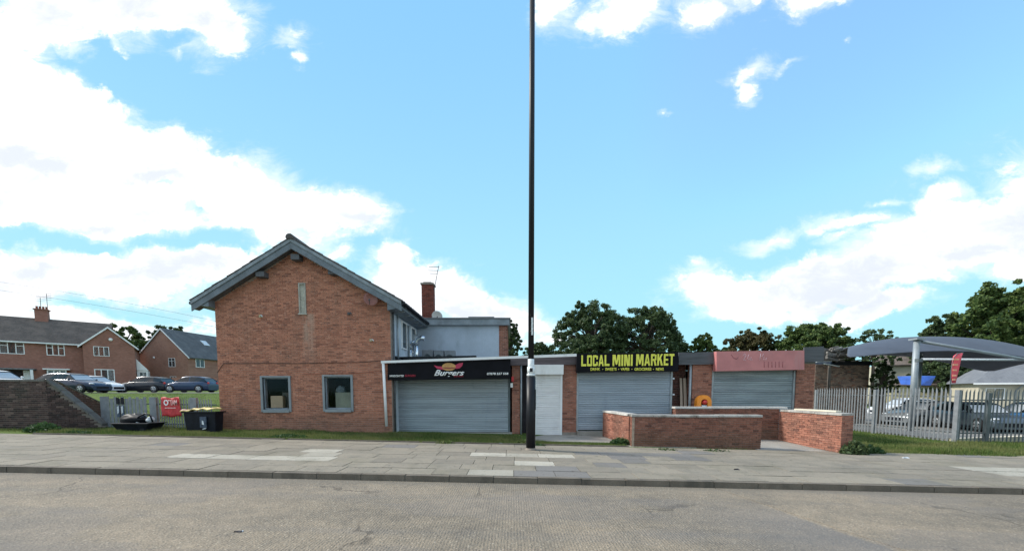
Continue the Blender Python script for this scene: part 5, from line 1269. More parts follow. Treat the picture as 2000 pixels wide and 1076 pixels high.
# ------------------------------------------------------------------ cars
def build_car(label, paint, L=4.3, Wd=1.76, H_=1.45, style='hatch', tail=False, group='parked cars'):
    t = thing('parked_car', (0, 0, 0), label, 'car', group)
    st = {  # x fraction, belt height, roof height fraction lists (front at -x)
        'hatch': [(0, .50, None), (.03, .66, None), (.14, .78, None), (.27, .90, None), (.30, .93, .93), (.42, .95, 1.36), (.50, .96, 1.43), (.62, .97, 1.45), (.78, .98, 1.42), (.90, .99, 1.30), (.97, .98, .99), (1.0, .70, None)],
        'saloon': [(0, .48, None), (.03, .62, None), (.15, .76, None), (.28, .86, None), (.31, .90, .90), (.43, .93, 1.33), (.50, .94, 1.40), (.60, .95, 1.41), (.72, .96, 1.36), (.86, .97, 1.02), (.97, .92, None), (1.0, .66, None)]}[style]
    k = H_ / 1.45; hw = Wd / 2
    # lower body
    q = MB(); base = len(q.v); n = 0; rings = []
    for (fx_, zb, zr2) in st:
        x = (fx_ - .5) * L; zb *= k; tap = 1 - .16 * (abs(fx_ - .5) * 2) ** 5; w_ = hw * tap
        ring = [(x, -w_ * .86, .20), (x, -w_ * .98, .34), (x, -w_, .58 * k if zb > .6 else zb * .85), (x, -w_ * .955, zb - .03), (x, -w_ * .88, zb), (x, w_ * .88, zb), (x, w_ * .955, zb - .03), (x, w_, .58 * k if zb > .6 else zb * .85), (x, w_ * .98, .34), (x, w_ * .86, .20)]
        q.v += ring; n += 1
    m_ = 10
    for i in range(n - 1):
        for j in range(m_):
            j2 = (j + 1) % m_; q.f.append((i * m_ + j, i * m_ + j2, (i + 1) * m_ + j2, (i + 1) * m_ + j)); q.sm.append(j not in (9,))
    q.f.append(tuple(range(m_ - 1, -1, -1))); q.f.append(tuple((n - 1) * m_ + j for j in range(m_))); q.sm += [False, False]
    body = q.build('body', paint, t)
    # cabin: glass shell with painted roof and pillars
    cab = [(f, b * k, r_ * k) for (f, b, r_) in st if r_]
    def cp(f, zb, z, zr2):  # half width at height z
        u = 0 if zr2 - zb < .02 else (z - zb) / max(zr2 - zb, .3); return hw * (.90 - .17 * u)
    q = MB(); rr_ = []
    for (f, zb, zr2) in cab:
        x = (f - .5) * L; q.v += [(x, -hw * .90, zb - .02), (x, -cp(f, zb, zr2 - .04, zr2), max(zr2 - .05, zb)), (x, cp(f, zb, zr2 - .04, zr2), max(zr2 - .05, zb)), (x, hw * .90, zb - .02)]
    for i in range(len(cab) - 1):
        for j in range(3): q.f.append((i * 4 + j, i * 4 + j + 1, (i + 1) * 4 + j + 1, (i + 1) * 4 + j)); q.sm.append(False)
    q.f.append((3, 2, 1, 0)); q.f.append(tuple((len(cab) - 1) * 4 + j for j in range(4))); q.sm += [False] * 2
    q.build('side_glass', GLASS_C, t)
    # roof panel
    q = MB(); rp = [c for c in cab if c[2] - c[1] > .28 * k]
    for (f, zb, zr2) in rp:
        x = (f - .5) * L; w_ = cp(f, zb, zr2, zr2) + .012; q.v += [(x, -w_, zr2 - .075), (x, -w_ * .93, zr2 - .01), (x, -w_ * .5, zr2 + .005), (x, w_ * .5, zr2 + .005), (x, w_ * .93, zr2 - .01), (x, w_, zr2 - .075)]
    for i in range(len(rp) - 1):
        for j in range(5): q.f.append((i * 6 + j, i * 6 + j + 1, (i + 1) * 6 + j + 1, (i + 1) * 6 + j)); q.sm.append(True)
    q.build('roof', paint, t)
    # windscreen (reflected sky put into its pale colour) and pillars
    (f0, b0_, r0_), (f1, b1_, r1_) = cab[0], cab[1]; x0, x1 = (f0 - .5) * L, (f1 - .5) * L
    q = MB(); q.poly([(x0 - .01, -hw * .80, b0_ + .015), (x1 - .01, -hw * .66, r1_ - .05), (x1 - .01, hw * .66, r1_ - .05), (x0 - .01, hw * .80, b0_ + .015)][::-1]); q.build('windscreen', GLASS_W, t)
    for s_ in (-1, 1):
        def pillar(fa, za, fb, zb2, wd_=.05):
            ya, yb = s_ * (cp(fa, b0_, za, H_) + .008), s_ * (cp(fb, b0_, zb2, H_) + .008)
            q = MB(); xa, xb = (fa - .5) * L, (fb - .5) * L
            q.hexa([(xa, s_ * hw * .90 + .0, za), (xa + wd_, s_ * hw * .90, za), (xa + wd_, s_ * hw * .87, za), (xa, s_ * hw * .87, za), (xb, s_ * hw * .745, zb2), (xb + wd_, s_ * hw * .745, zb2), (xb + wd_, s_ * hw * .71, zb2), (xb, s_ * hw * .71, zb2)]); q.build('pillar', paint, t)
        pillar(cab[0][0] + .005, cab[0][1] - .02, cab[1][0] + .0, cab[1][2] - .06, .07)
        pillar(.59, .95 * k, .595, 1.40 * k, .07)
        pillar(cab[-1][0] - .02, cab[-1][1] - .02, cab[-2][0] - .03, cab[-2][2] - .06, .16)
        for wx in (.185, .805):
            x = (wx - .5) * L
            q = MB(); q.lathe([(.36, 0), (.365, .0), (.33, .012)], (x, s_ * (hw * .985), .33), 'y', 20); q.lathe([(.001, .004 * s_), (.35, .004 * s_)], (x, s_ * (hw * .99), .33), 'y', 20); q.build('wheel_arch', RUBBER, t)
            q = MB(); q.lathe([(.20, -.10), (.31, -.10), (.325, -.07), (.325, .07), (.31, .10), (.20, .10)], (x, s_ * (hw * .93), .325), 'y', 22); tw = q.build('tyre', RUBBER, t)
            q = MB(); q.lathe([(.001, s_ * .085), (.05, s_ * .09), (.21, s_ * .10), (.215, s_ * .09)], (x, s_ * (hw * .935), .325), 'y', 20); q.build('rim', ALLOY, tw)
            q = MB()
            for a_ in range(5):
                ta = 2 * math.pi * a_ / 5 + .3; q.poly([(x + r_2 * math.cos(tt), s_ * (hw * .935 + .104), .325 + r_2 * math.sin(tt)) for r_2, tt in ((.09, ta - .2), (.19, ta - .22), (.19, ta + .22), (.09, ta + .2))])
            q.build('spoke_gap', RUBBER, tw)
        x = -.5 * L; q = MB(); q.blob((x + .20, s_ * hw * .68, .66 * k), (.16, .17, .065), 10, 6); q.build('headlight', WHITEPL, t)
        q = MB(); q.blob((.5 * L - .06, s_ * hw * .70, .84 * k), (.08, .14, .11), 10, 6); q.build('tail_light', REDPL, t)
        q = MB(); q.blob((cab[0][0] * L - .5 * L + .22, s_ * (hw + .08), .98 * k), (.08, .09, .07), 8, 6); q.build('door_mirror', paint, t)
        for dx in (.50, .70):
            q = MB(); q.box((dx - .5) * L - .06, (dx - .5) * L + .08, s_ * hw * .955 - .01, s_ * hw * .955 + .02, .82 * k, .845 * k); q.build('handle', BLACKP, t)
    q = MB(); q.box(-.5 * L - .012, -.5 * L + .04, -hw * .5, hw * .5, .30, .48); q.build('grille', BLACKPL, t)
    q = MB(); q.box(-.44 * L, .44 * L, -hw * .93, hw * .93, .13, .22); q.build('underbody', RUBBER, t)
    return t
def put_car(t, px, py_base, Y, rz, zoff=0., ground=None):
    p = P(px, py_base, Y); z = ground if ground is not None else float(zg(p.x, Y)) + .02
    t.location = (p.x, Y, z + zoff); t.rotation_euler.z = rz
P_NAVY = car_paint('paint_navy', (.018, .03, .065)); P_BLUE = car_paint('paint_dark_blue', (.02, .045, .10)); P_BLK = car_paint('paint_black_blue', (.012, .016, .026))
P_WHITE = car_paint('paint_white', (.72, .74, .76), 0); P_SILV = car_paint('paint_silver', (.24, .26, .28), .4); P_SKY = car_paint('paint_mid_blue', (.06, .17, .32), .3); P_GRAPH = car_paint('paint_graphite', (.10, .13, .16), .4)
put_car(build_car('dark navy car nearest the sloping brick wall, nose to the right', P_NAVY, 4.2, H_=1.50), 148, 765, 29.9, R(180))
put_car(build_car('white car almost hidden behind the navy one, only its nose showing', P_WHITE, 4.2), 185, 762, 33.5, R(180))
put_car(build_car('white car whose roof shows above the dark retaining wall', P_WHITE, 4.3, style='saloon'), -12, 748, 24.5, R(176), ground=1.66)
put_car(build_car('dark blue car with bright bonnet parked left of a similar hatchback', P_BLK, 4.05, H_=1.42), 288, 765, 35.0, R(4))
put_car(build_car('dark blue hatchback next to the corner of the brick house', P_BLUE, 3.8, H_=1.45), 374, 765, 35.4, R(6))
put_car(build_car('silver car behind the palisade fence under the canopy post', P_SILV, 4.4), 1800, 830, 23.5, R(12), ground=-.26)
put_car(build_car('graphite hatchback facing out behind the dark part of the fence', P_GRAPH, 4.2), 1905, 840, 20.5, R(75), ground=-.26)
put_car(build_car('mid blue car with a red tail light at the photograph edge', P_SKY, 4.3, H_=1.5), 2010, 840, 19.6, R(-20), ground=-.26)
put_car(build_car('white car far back between canopy post and feather flag', P_WHITE, 4.2), 1765, 800, 31.0, R(-8), ground=-.26)

# ------------------------------------------------------------------ distant houses
def win_unit(parent, x0, x1, z0, z1, y, panes=2, nz=1, fr=.06, glass=GLASS_F, curtain=False):
    q = MB(); q.box(x0, x1, y - .03, y + .06, z0, z0 + fr); q.box(x0, x1, y - .03, y + .06, z1 - fr, z1)
    w_ = (x1 - x0 - fr) / panes
    for i in range(panes + 1): q.box(x0 + i * w_, x0 + i * w_ + fr, y - .03, y + .06, z0 + fr, z1 - fr)
    if nz > 1:
        for i in (0, panes - 1): q.box(x0 + i * w_ + fr, x0 + (i + 1) * w_, y - .025, y + .06, z0 + (z1 - z0) * .66, z0 + (z1 - z0) * .66 + fr * .8)
    fo = q.build('window', UPVC, parent)
    for i in range(panes):
        q = MB(); q.box(x0 + i * w_ + fr, x0 + (i + 1) * w_, y + .0, y + .02, z0 + fr, z1 - fr); q.build('pane', (NET if (curtain and i != 1) else glass), fo)
    return fo
def house_block(parent, x0, x1, y0, y1, z0, ze, zr, ridge, wmat, rmat, over=.35):
    """block with a gable roof; ridge 'x' or 'y'"""
    q = MB()
    if ridge == 'x':
        ym = (y0 + y1) / 2
        q.box(x0, x1, y0, y1, z0, ze - .001)
        for xx in (x0, x1 - .2): q.extr([(xx, y0, ze), (xx, y1, ze), (xx, ym, zr - .1)], (.2, 0, 0))
        q.build('wall', wmat, parent)
        r2 = MB(); k = (zr - ze) / (ym - y0)
        r2.extr([(x0 - .1, y0 - over, ze - over * k), (x0 - .1, ym, zr), (x0 - .1, ym, zr + .12), (x0 - .1, y0 - over, ze - over * k + .12)], (x1 - x0 + .2, 0, 0))
        r2.extr([(x0 - .1, y1 + over, ze - over * k), (x0 - .1, ym, zr), (x0 - .1, ym, zr + .12), (x0 - .1, y1 + over, ze - over * k + .12)][::-1], (x1 - x0 + .2, 0, 0))
        ro = r2.build('roof', rmat, parent)
        q = MB(); q.box(x0 - .1, x1 + .1, y0 - over - .08, y0 - over + .0, ze - over * k - .08, ze - over * k + .07); q.build('gutter', UPVC, ro)
    else:
        xm = (x0 + x1) / 2; k = (zr - ze) / (xm - x0)
        q.prism([(x0, z0), (x1, z0), (x1, ze), (xm, zr - .05), (x0, ze)], y0, y1); q.build('wall', wmat, parent)
        r2 = MB()
        r2.prism([(x0 - over, ze - over * k), (xm, zr), (xm, zr + .14), (x0 - over, ze - over * k + .14)], y0 - .15, y1)
        r2.prism([(xm, zr), (x1 + over, ze - over * k), (x1 + over, ze - over * k + .14), (xm, zr + .14)], y0 - .15, y1)
        ro = r2.build('roof', rmat, parent)
        q = MB(); q.prism([(x0 - over - .05, ze - over * k - .12), (xm, zr - .12), (xm, zr + .10), (x0 - over - .05, ze - over * k + .10)], y0 - .20, y0 - .155); q.prism([(xm, zr - .12), (x1 + over + .05, ze - over * k - .12), (x1 + over + .05, ze - over * k + .10), (xm, zr + .10)], y0 - .20, y0 - .155); q.build('barge_board', UPVC, ro)
    return ro
Y1 = 50.0; o1 = P(160, 672, Y1); yaw1 = R(40); g1 = float(zg(o1.x, Y1))
h1 = thing('terraced_house', (o1.x, Y1, g1), 'brown roofed brick terrace with white windows and a projecting gable end', 'house', rz=yaw1)
ez = o1.z - g1 + .15; rzz = ez + 3.0
house_block(h1, -24, 2.4, 0, 7.5, -1, ez, rzz, 'x', FBR1, ROOF1)
house_block(h1, .25, 4.9, -1.6, 6.5, -1, ez - .25, ez + 2.0, 'y', FBR1, ROOF1)
win_unit(h1, 1.15, 2.55, 3.75, 4.95, -1.6, 3, 1, curtain=True); win_unit(h1, 1.1, 2.9, .4, 2.1, -1.6, 3, 1, fr=.09, curtain=True)
win_unit(h1, -3.0, -1.5, 3.7, 5.05, 0, 3, 2, fr=.08); win_unit(h1, -6.6, -4.7, 3.7, 5.1, 0, 3, 2, fr=.08, curtain=True); win_unit(h1, -14, -12, 3.7, 5.1, 0, 3, 2, fr=.08)
win_unit(h1, -3.0, -1.4, .5, 1.9, -.55, 3, 2, fr=.10)
q = MB(); q.box(-3.3, -1.1, -.8, -.01, 1.93, 2.07); q.build('bay_canopy', UPVC, h1); q = MB(); q.box(-3.0, -1.4, -.5, -.01, -.5, .5); q.build('bay_base', FBR1, h1)
q = MB(); q.box(-11.5, -3.9, -1.2, -.01, 1.85, 2.0); q.build('porch_roof', GREYW, h1)
q = MB(); q.box(-4.95, -4.45, -.04, .0 - .002, -.6, 1.8); q.build('door', UPVC, h1); q = MB(); q.box(-7.5, -5.0, -.04, -.002, -.6, 1.8); q.build('dark_porch', DARKR, h1)
q = MB(); q.box(-4.2, -3.98, -1.2, -1.0, -.6, 1.84); q.build('porch_post', UPVC, h1)
q = MB(); q.lathe([(.001, -.12), (.16, -.10), (.2, -.001)], (2.75, -1.62, 5.9), 'y', 14); q.build('alarm_box', WHITEL, h1)
q = MB(); q.box(-4.3, -3.2, 3.2, 4.2, rzz - .3, rzz + 1.15); q.box(-4.4, -3.1, 3.1, 4.3, rzz + 1.15, rzz + 1.27); cho = q.build('chimney', FBR1, h1)
for k_ in range(4): q = MB(); q.lathe([(.12, 0), (.10, .35), (.12, .37)], (-4.15 + k_ * .27, 3.7, rzz + 1.27), 'z', 10); q.build('chimney_pot', TERRA, cho)
for (dx, hh, n_) in ((.35, 2.1, 4), (-.2, 1.6, 3)):
    q = MB(); q.tube([(-3.6 + dx, 3.7, rzz + 1.2), (-3.6 + dx, 3.7, rzz + 1.2 + hh)], .03, 5)
    for i in range(n_): q.tube([(-3.6 + dx - .4, 3.7, rzz + 1.2 + hh - i * .25), (-3.6 + dx + .4, 3.6, rzz + 1.2 + hh - i * .25)], .018, 4)
    q.build('aerial', TIMBER, cho)
q = MB(); q.prism([(4.95, 2.1), (6.1, 2.1), (4.95, 3.6)], -.8, -.7); q.box(4.95, 6.0, -.69, 4, -1, 2.08); q.build('side_porch', UPVC, h1); win_unit(h1, 5.15, 5.9, .6, 1.9, -.69, 2, 1)
q = MB(); q.box(4.6, 6.2, -3.6, -3.4, -.4, .45); q.box(-1.0, 4.4, -3.8, -3.6, -.5, .0); q.build('garden_wall', FBR1, h1)

Y2 = 59.0; o2 = P(270, 697, Y2); g2 = float(zg(o2.x, Y2)); yaw2 = R(-6)
h2 = thing('detached_house', (o2.x, Y2, g2), 'orange brick gabled house with grey roof between terrace and brick house', 'house', rz=yaw2)
e2 = o2.z - g2 + .1
house_block(h2, 0, 8.2, 0, 14, -1, e2, e2 + 4.0, 'y', FBR2, ROOF2)
win_unit(h2, 5.0, 6.1, 2.9, 4.2, 0, 2, 2); win_unit(h2, 5.1, 6.1, .6, 1.5, 0, 2, 1)
for (y_, z_, hh_, ww_) in ((1.2, 2.9, 1.3, 1.5), (1.2, .2, 1.3, 1.5), (6.2, 2.9, 1.3, 1.5)):
    q = MB(); q.box(8.2, 8.26, y_, y_ + .08, z_, z_ + hh_); q.box(8.2, 8.26, y_ + ww_ / 2 - .04, y_ + ww_ / 2 + .04, z_, z_ + hh_); q.box(8.2, 8.26, y_ + ww_ - .08, y_ + ww_, z_, z_ + hh_); q.box(8.2, 8.25, y_ + .08, y_ + ww_ - .08, z_, z_ + .08); q.box(8.2, 8.25, y_ + .08, y_ + ww_ - .08, z_ + hh_ - .08, z_ + hh_)
    fo = q.build('window', UPVC, h2); q = MB(); q.box(8.2, 8.22, y_ + .08, y_ + ww_ - .08, z_ + .08, z_ + hh_ - .08); q.build('pane', GLASS_F, fo)
q = MB(); q.box(8.2, 8.27, 3.6, 4.6, -.7, 1.4); q.build('door', UPVC, h2)
for (x_, z_) in ((2.6, 4.3), (2.7, .9)): q = MB(); q.lathe([(.001, -.08), (.14, -.06), (.17, -.001)], (x_, -.002, z_), 'y', 12); q.build('vent', WHITEL, h2)
q = MB(); q.extr([(6.2, 5.0, e2 + 2.12), (6.2, 6.0, e2 + 2.12), (5.4, 6.0, e2 + 2.9), (5.4, 5.0, e2 + 2.9)], (.05, 0, .05)); q.build('rooflight', WHITEPL, h2)
o3 = P(336, 757, 47); q = MB(); q.box(o3.x, o3.x + 5.5, 47, 47.25, 1.8, 3.35); tag(q.build('garden_wall', FBR1), 'brown brick garden wall between the two blue cars', 'wall')

Y3 = 40.0; o4 = P(1902, 748, Y3); zb3 = -.3
h3 = thing('bungalow', (o4.x, Y3, zb3), 'cream bungalow with hipped grey slate roof at the right edge', 'house', rz=R(-33)); ze = o4.z - zb3
q = MB(); q.box(.5, 16, .5, 8.5, 0, ze - .02); q.build('wall', CREAMW, h3)
zr3 = ze + 3.2
q = MB(); x0, x1, y0, y1, xr = 0, 16.6, 0, 9, 3.8
for f in ([(x0, y0, ze), (x1, y0, ze), (x1 - 4, 4.5, zr3), (xr, 4.5, zr3)], [(x0, y1, ze), (x0, y0, ze), (xr, 4.5, zr3)], [(x1, y0, ze), (x1, y1, ze), (x1 - 4, 4.5, zr3)], [(x1, y1, ze), (x0, y1, ze), (xr, 4.5, zr3), (x1 - 4, 4.5, zr3)], [(x0, y0, ze - .01), (x0, y1, ze - .01), (x1, y1, ze - .01), (x1, y0, ze - .01)]): q.poly(f)
ro = q.build('roof', ROOF3, h3)
q = MB(); q.box(x0 - .02, x1, y0 - .1, y0 - .002, ze - .14, ze + .02); q.build('gutter', UPVC, ro); q = MB(); q.tube([(3.4, .05, ze - .1), (3.0, .42, ze - .7), (3.0, .42, .1)], .06, 6); q.build('downpipe', GREYF, h3)
for (a_, b_) in ((1.0, 2.3), (3.9, 4.7), (6, 7.6)): win_unit(h3, a_, b_, ze - 1.6, ze - .5, .5, 2, 1)
Y4 = 58.0; o5 = P(1712, 745, Y4); zb5 = P(1745, 714, Y4).z + .3
h4 = thing('cream_house', (o5.x, Y4, -.3), 'cream two storey house glimpsed between the outbuilding and canopy post', 'house', rz=R(-28))
q = MB(); q.box(0, 7.6, 0, 8, 0, zb5); q.build('wall', CREAMW, h4)
q = MB(); q.extr([(-.4, -.4, zb5 - .1), (8, -.4, zb5 - .1), (7.8, 4, zb5 + 2.2), (.2, 4, zb5 + 2.2)], (0, 0, .15)); q.build('roof', ROOF1, h4)
win_unit(h4, .9, 2.0, 1.9, 3.1, 0, 2, 1); win_unit(h4, 4.4, 5.6, 3.7, 4.9, 0, 2, 1)
a = P(1740, 752, 50); h5 = thing('garden_shed', (a.x, 50, -.3), 'low shed with brown sloping roof before the cream house', 'shed', rz=R(-28))
q = MB(); q.box(0, 5, 0, 3, 0, a.z + .3); q.build('wall', CARD_P, h5); q = MB(); q.extr([(-.3, -.3, a.z + .2), (5.3, -.3, a.z + .2), (5.3, 1.5, a.z + 1.35), (1.6, 1.5, a.z + 1.35)], (0, 0, .12)); q.build('roof', ROOF1, h5)
a, b = P(1797, 752, 36), P(1830, 735, 36); q = MB(); q.extr([(a.x, 36, a.z), (b.x - .5, 36, a.z), (b.x + .1, 36.2, b.z + .05), (a.x + .1, 36.5, b.z)], (0, 1.8, .1)); tag(q.build('blue_tarpaulin', BLUET), 'blue tarpaulin sheet just right of the canopy post', 'tarpaulin')

# ------------------------------------------------------------------ canopy, flag
cn = thing('fabric_canopy', (24, 23, -.27), 'dark grey curved fabric canopy on steel posts over the car park', 'canopy')
edge = [(1652, 699), (1690, 695), (1735, 691), (1790, 687), (1850, 685), (1910, 687), (1965, 692), (2010, 698), (2090, 712)]
crest = [(1655, 679), (1690, 670), (1735, 661), (1790, 657.5), (1850, 657.5), (1910, 661), (1965, 669), (2010, 680), (2090, 700)]
q = MB(); nE = len(edge)
rows_ = []
for j in range(7):
    v = j / 6; row = []
    for (e_, c_) in zip(edge, crest):
        A = P(e_[0], e_[1], 20.5); B = P(c_[0], c_[1], 24.0)
        p = A.lerp(B, v); p.z += .22 * math.sin(v * math.pi) * 0 + (B.z - A.z) * (math.sin(v * math.pi / 2) - v); row.append(tuple(p))
    rows_.append(row)
for j in range(1, 6):
    v = j / 5; row = []
    for (e_, c_) in zip(edge, crest):
        B = P(c_[0], c_[1], 24.0); row.append((B.x + .0, 24 + 4 * v, B.z - .75 * v * v))
    rows_.append(row)
for row in rows_: q.v += row
for j in range(len(rows_) - 1):
    for i in range(nE - 1): k = j * nE + i; q.f.append((k, k + 1, k + nE + 1, k + nE)); q.sm.append(True)
o = q.build('fabric_roof', FABRIC, cn); m_ = o.modifiers.new('t', 'SOLIDIFY'); m_.thickness = .02; m_ = o.modifiers.new('s', 'SUBSURF'); m_.levels = m_.render_levels = 1
CPOST = M('canopy_post', (.25, .285, .31), .5, metal=.2, var=.12)
def cpost(px, py, Y, r=.12):
    p = P(px, py, Y); q = MB(); q.tube([(p.x, Y, -.27), (p.x, Y, p.z)], r, 14); q.build('post', CPOST, cn); q = MB(); q.box(p.x - .22, p.x + .22, Y - .22, Y + .22, p.z + .001, p.z + .08); q.build('cap_plate', CPOST, cn)
cpost(1791, 664, 19.8, .13); cpost(2120, 700, 20.2); cpost(1800, 672, 27.5)
q = MB(); q.tube([P(1800, 667, 19.8), P(1900, 684, 19.9), P(2100, 718, 20.1)], .075, 8); q.build('edge_beam', CPOST, cn)
q = MB(); q.tube([P(1800, 701.5, 20.0), P(2110, 703, 20.3)], .055, 8); q.build('tie_bar', WHITEPL, cn)
p = P(1786, 704, 19.7); q = MB(); q.box(p.x - .1, p.x + .12, 19.4, 19.6, p.z - .08, p.z + .08); q.build('floodlight', STEEL_D, cn)
fl = thing('feather_flag', (P(1858, 750, 19).x, 19, -.27), 'tall red feather flag standing in the car park behind the fence', 'flag')
q = MB(); q.tube([(P(1858, 750, 19).x, 19, -.27), P(1858, 720, 19), P(1862, 700, 19), P(1870, 690, 19), P(1881, 688.5, 19)], .022, 6); q.build('flag_pole', STEEL_D, fl)
L_pts = [(1858.5, 748), (1857.5, 735), (1858, 720), (1859.5, 706), (1863, 695), (1870, 690)]; R_pts = [(1868, 748), (1870, 735), (1872, 722), (1874, 710), (1878, 697), (1882, 689)]
q = MB()
for i, (l, r2) in enumerate(zip(L_pts, R_pts)):
    for k_ in range(4): p = P(l[0], l[1], 19).lerp(P(r2[0], r2[1], 19), k_ / 3); q.v.append((p.x, 19 - .03 * math.sin(k_ * 1.7 + i), p.z))
for i in range(5):
    for k_ in range(3): n0 = i * 4 + k_; q.f.append((n0, n0 + 1, n0 + 5, n0 + 4)); q.sm.append(True)
o = q.build('flag_cloth', M('flag_red', (.80, .10, .14), .6, var=.25, scale=1.5), fl); m_ = o.modifiers.new('t', 'SOLIDIFY'); m_.thickness = .006
q = MB()
for (pa, pb) in (((1862, 702), (1873, 700)), ((1861, 712), (1871, 710.5)), ((1861, 722), (1869, 721)), ((1860.5, 732), (1868, 731.5)), ((1860.5, 740), (1866, 739.5))):
    a, b = P(*pa, 18.94), P(*pb, 18.94); q.box(a.x, b.x, 18.93, 18.945, b.z - .07, b.z)
q.build('flag_lettering', M('flag_orange', (.85, .42, .25), .6, var=.2), fl)

# ------------------------------------------------------------------ overhead wires
for k_, (pa, pb, pc) in enumerate((((-80, 540), (200, 583), (480, 640)), ((-80, 556), (200, 598), (480, 650)))):
    pts = [P(pa[0] + (pc[0] - pa[0]) * u, (1 - u) ** 2 * pa[1] + 2 * u * (1 - u) * (pb[1] * 2 - (pa[1] + pc[1]) / 2) + u * u * pc[1], 34 + 6 * u) for u in [i / 12 for i in range(13)]]
    q = MB(); q.tube(pts, .010, 5); tag(q.build('overhead_wire', TIMBER), ['upper thin overhead wire crossing the sky over the terraced house', 'lower thin overhead wire crossing the sky over the terraced house'][k_], 'wire')

# ------------------------------------------------------------------ trees
def leaf_cloud(centres, radii, n_each, size, rg, flat=.75):
    cs = np.asarray(centres); rs = np.asarray(radii); idx = np.repeat(np.arange(len(cs)), n_each); N = len(idx)
    d = rg.normal(size=(N, 3)); d /= np.linalg.norm(d, axis=1, keepdims=True); rad = rs[idx] * (rg.uniform(.15, 1.15, N) ** .6)
    c = cs[idx] + d * rad[:, None] * np.array([1, 1, flat])
    a = rg.normal(size=(N, 3)); a /= np.linalg.norm(a, axis=1, keepdims=True); b = np.cross(a, rg.normal(size=(N, 3))); b /= np.linalg.norm(b, axis=1, keepdims=True)
    s_ = size * rg.uniform(.5, 1.35, N)[:, None]
    v = np.stack([c - a * s_, c + b * s_ * .55, c + a * s_, c - b * s_ * .55], 1).reshape(-1, 3)
    return v, N
def quads(name, v, N, mat, parent, origin, k=4, **props):
    me = bpy.data.meshes.new(name); v = v - np.array(origin)[None, :]
    me.vertices.add(len(v)); me.vertices.foreach_set('co', v.ravel().astype(np.float32))
    me.loops.add(N * k); me.loops.foreach_set('vertex_index', np.arange(N * k, dtype=np.int32))
    me.polygons.add(N); me.polygons.foreach_set('loop_start', np.arange(0, N * k, k, dtype=np.int32)); me.polygons.foreach_set('loop_total', np.full(N, k, dtype=np.int32))
    me.materials.append(mat); me.update(calc_edges=True)
    o = bpy.data.objects.new(name, me); C.objects.link(o)
    if parent: o.parent = parent
    else: o.location = origin
    for kk, vv in props.items(): o[kk] = vv
    return o
def tree(px0, px1, pyt, pyb, Y, label, leaf=LEAF, seed=1, n=60, leaves=150, size=.26, hollow=.0, base=None, crown_r=.13, group=None, topheavy=.6, kind='tree'):
    """broad crown between pixel columns px0..px1, top pyt; crown bottom pyb"""
    rg = np.random.default_rng(seed); A = P(px0, pyb, Y); B = P(px1, pyt, Y); xc = (A.x + B.x) / 2; hw = (B.x - A.x) / 2; zb, zt_ = A.z, B.z
    z0 = base if base is not None else min(0, zb - 3); z0 = float(zg(xc, Y)) if base is None else base
    t = thing(kind, (xc, Y, z0), label, 'tree', group)
    n = int(n * 3.6); crown_r = crown_r * .60
    cen = []; rad = []
    i = 0
    while len(cen) < n and i < 5000:
        i += 1; th = rg.uniform(0, 2 * math.pi); ph = rg.uniform(0, 1) ** topheavy; r_ = math.sqrt(max(0, 1 - (ph * .97) ** 2.6)) * (rg.uniform(hollow, 1) ** .45) * (1 + .10 * math.sin(3 * th + seed) + .06 * math.sin(7 * th))
        x, y, z = r_ * math.cos(th), r_ * math.sin(th), ph * rg.uniform(.72, 1) if rg.random() < .8 else rg.uniform(0, .8) * ph
        cr = hw * crown_r * rg.uniform(.5, 1.4)
        rg.random(); cen.append((xc + x * (hw - cr * .8), Y + y * (hw - cr) * .9, zb + z * (zt_ - zb - cr * .8))); rad.append(cr)
    v, N = leaf_cloud(cen, rad, int(leaves * .62), size * .78, rg)
    quads('crown', v, N, leaf, t, (xc, Y, z0))
    q = MB(); H0 = zb + (zt_ - zb) * .18; tr0 = max(.18, hw * .065)
    q.tube([(xc, Y, z0 - .2), (xc + .1 * hw * .2, Y, (z0 + H0) / 2), (xc, Y, H0)], [tr0 * 1.3, tr0, tr0 * .8], 9)
    for k_ in range(0, len(cen), 5):
        c_ = cen[k_]; m = (xc + (c_[0] - xc) * .45, Y + (c_[1] - Y) * .45, H0 + (c_[2] - H0) * .62 + .2)
        q.tube([(xc, Y, H0 - rg.uniform(0, .5) * (H0 - zb + 1) * .5), m, c_], [tr0 * .42, tr0 * .22, tr0 * .06], 5, caps=False)
    q.build('trunk', BARK, t)
    return t
TG = 'trees beyond the shops'
tree(1074, 1238, 584, 705, 62, 'broad dark tree behind the flat roofs, left of the tall pair', LEAF, 11, 110, 150, .24, .45, topheavy=.62, group=TG)
tree(1180, 1342, 594, 705, 63, 'broad dark tree behind the mini market sign, right of the tall pair', LEAF, 12, 110, 150, .24, .45, topheavy=.62, group=TG)
tree(970, 1024, 626, 700, 46, 'small dark tree peeping out behind the annex corner', LEAF, 13, 40, 150, .20, group=TG)
tree(1010, 1096, 666, 710, 70, 'low dark tree just right of the lamp post above the roof', LEAF, 14, 40, 130, .26, group=TG)
tree(1095, 1205, 650, 712, 58, 'low dense tree filling the foot of the tall left tree', LEAF, 15, 50, 150, .24, group=TG)
tree(1322, 1352, 668, 712, 66, 'scrubby little tree at the foot of the tall right tree', LEAF, 16, 30, 110, .24, group=TG)
tree(1342, 1406, 650, 708, 60, 'rounded olive tree between the yellow and red signs', LEAF2, 17, 50, 150, .24, group=TG)
tree(1410, 1532, 640, 710, 62, 'brownish green tree above the left half of the red board', LEAF3, 18, 75, 150, .24, topheavy=.8, group=TG)
tree(1505, 1672, 626, 712, 58, 'large bushy green tree above the right end of the red board', LEAF2, 19, 120, 190, .24, topheavy=.8, group=TG)
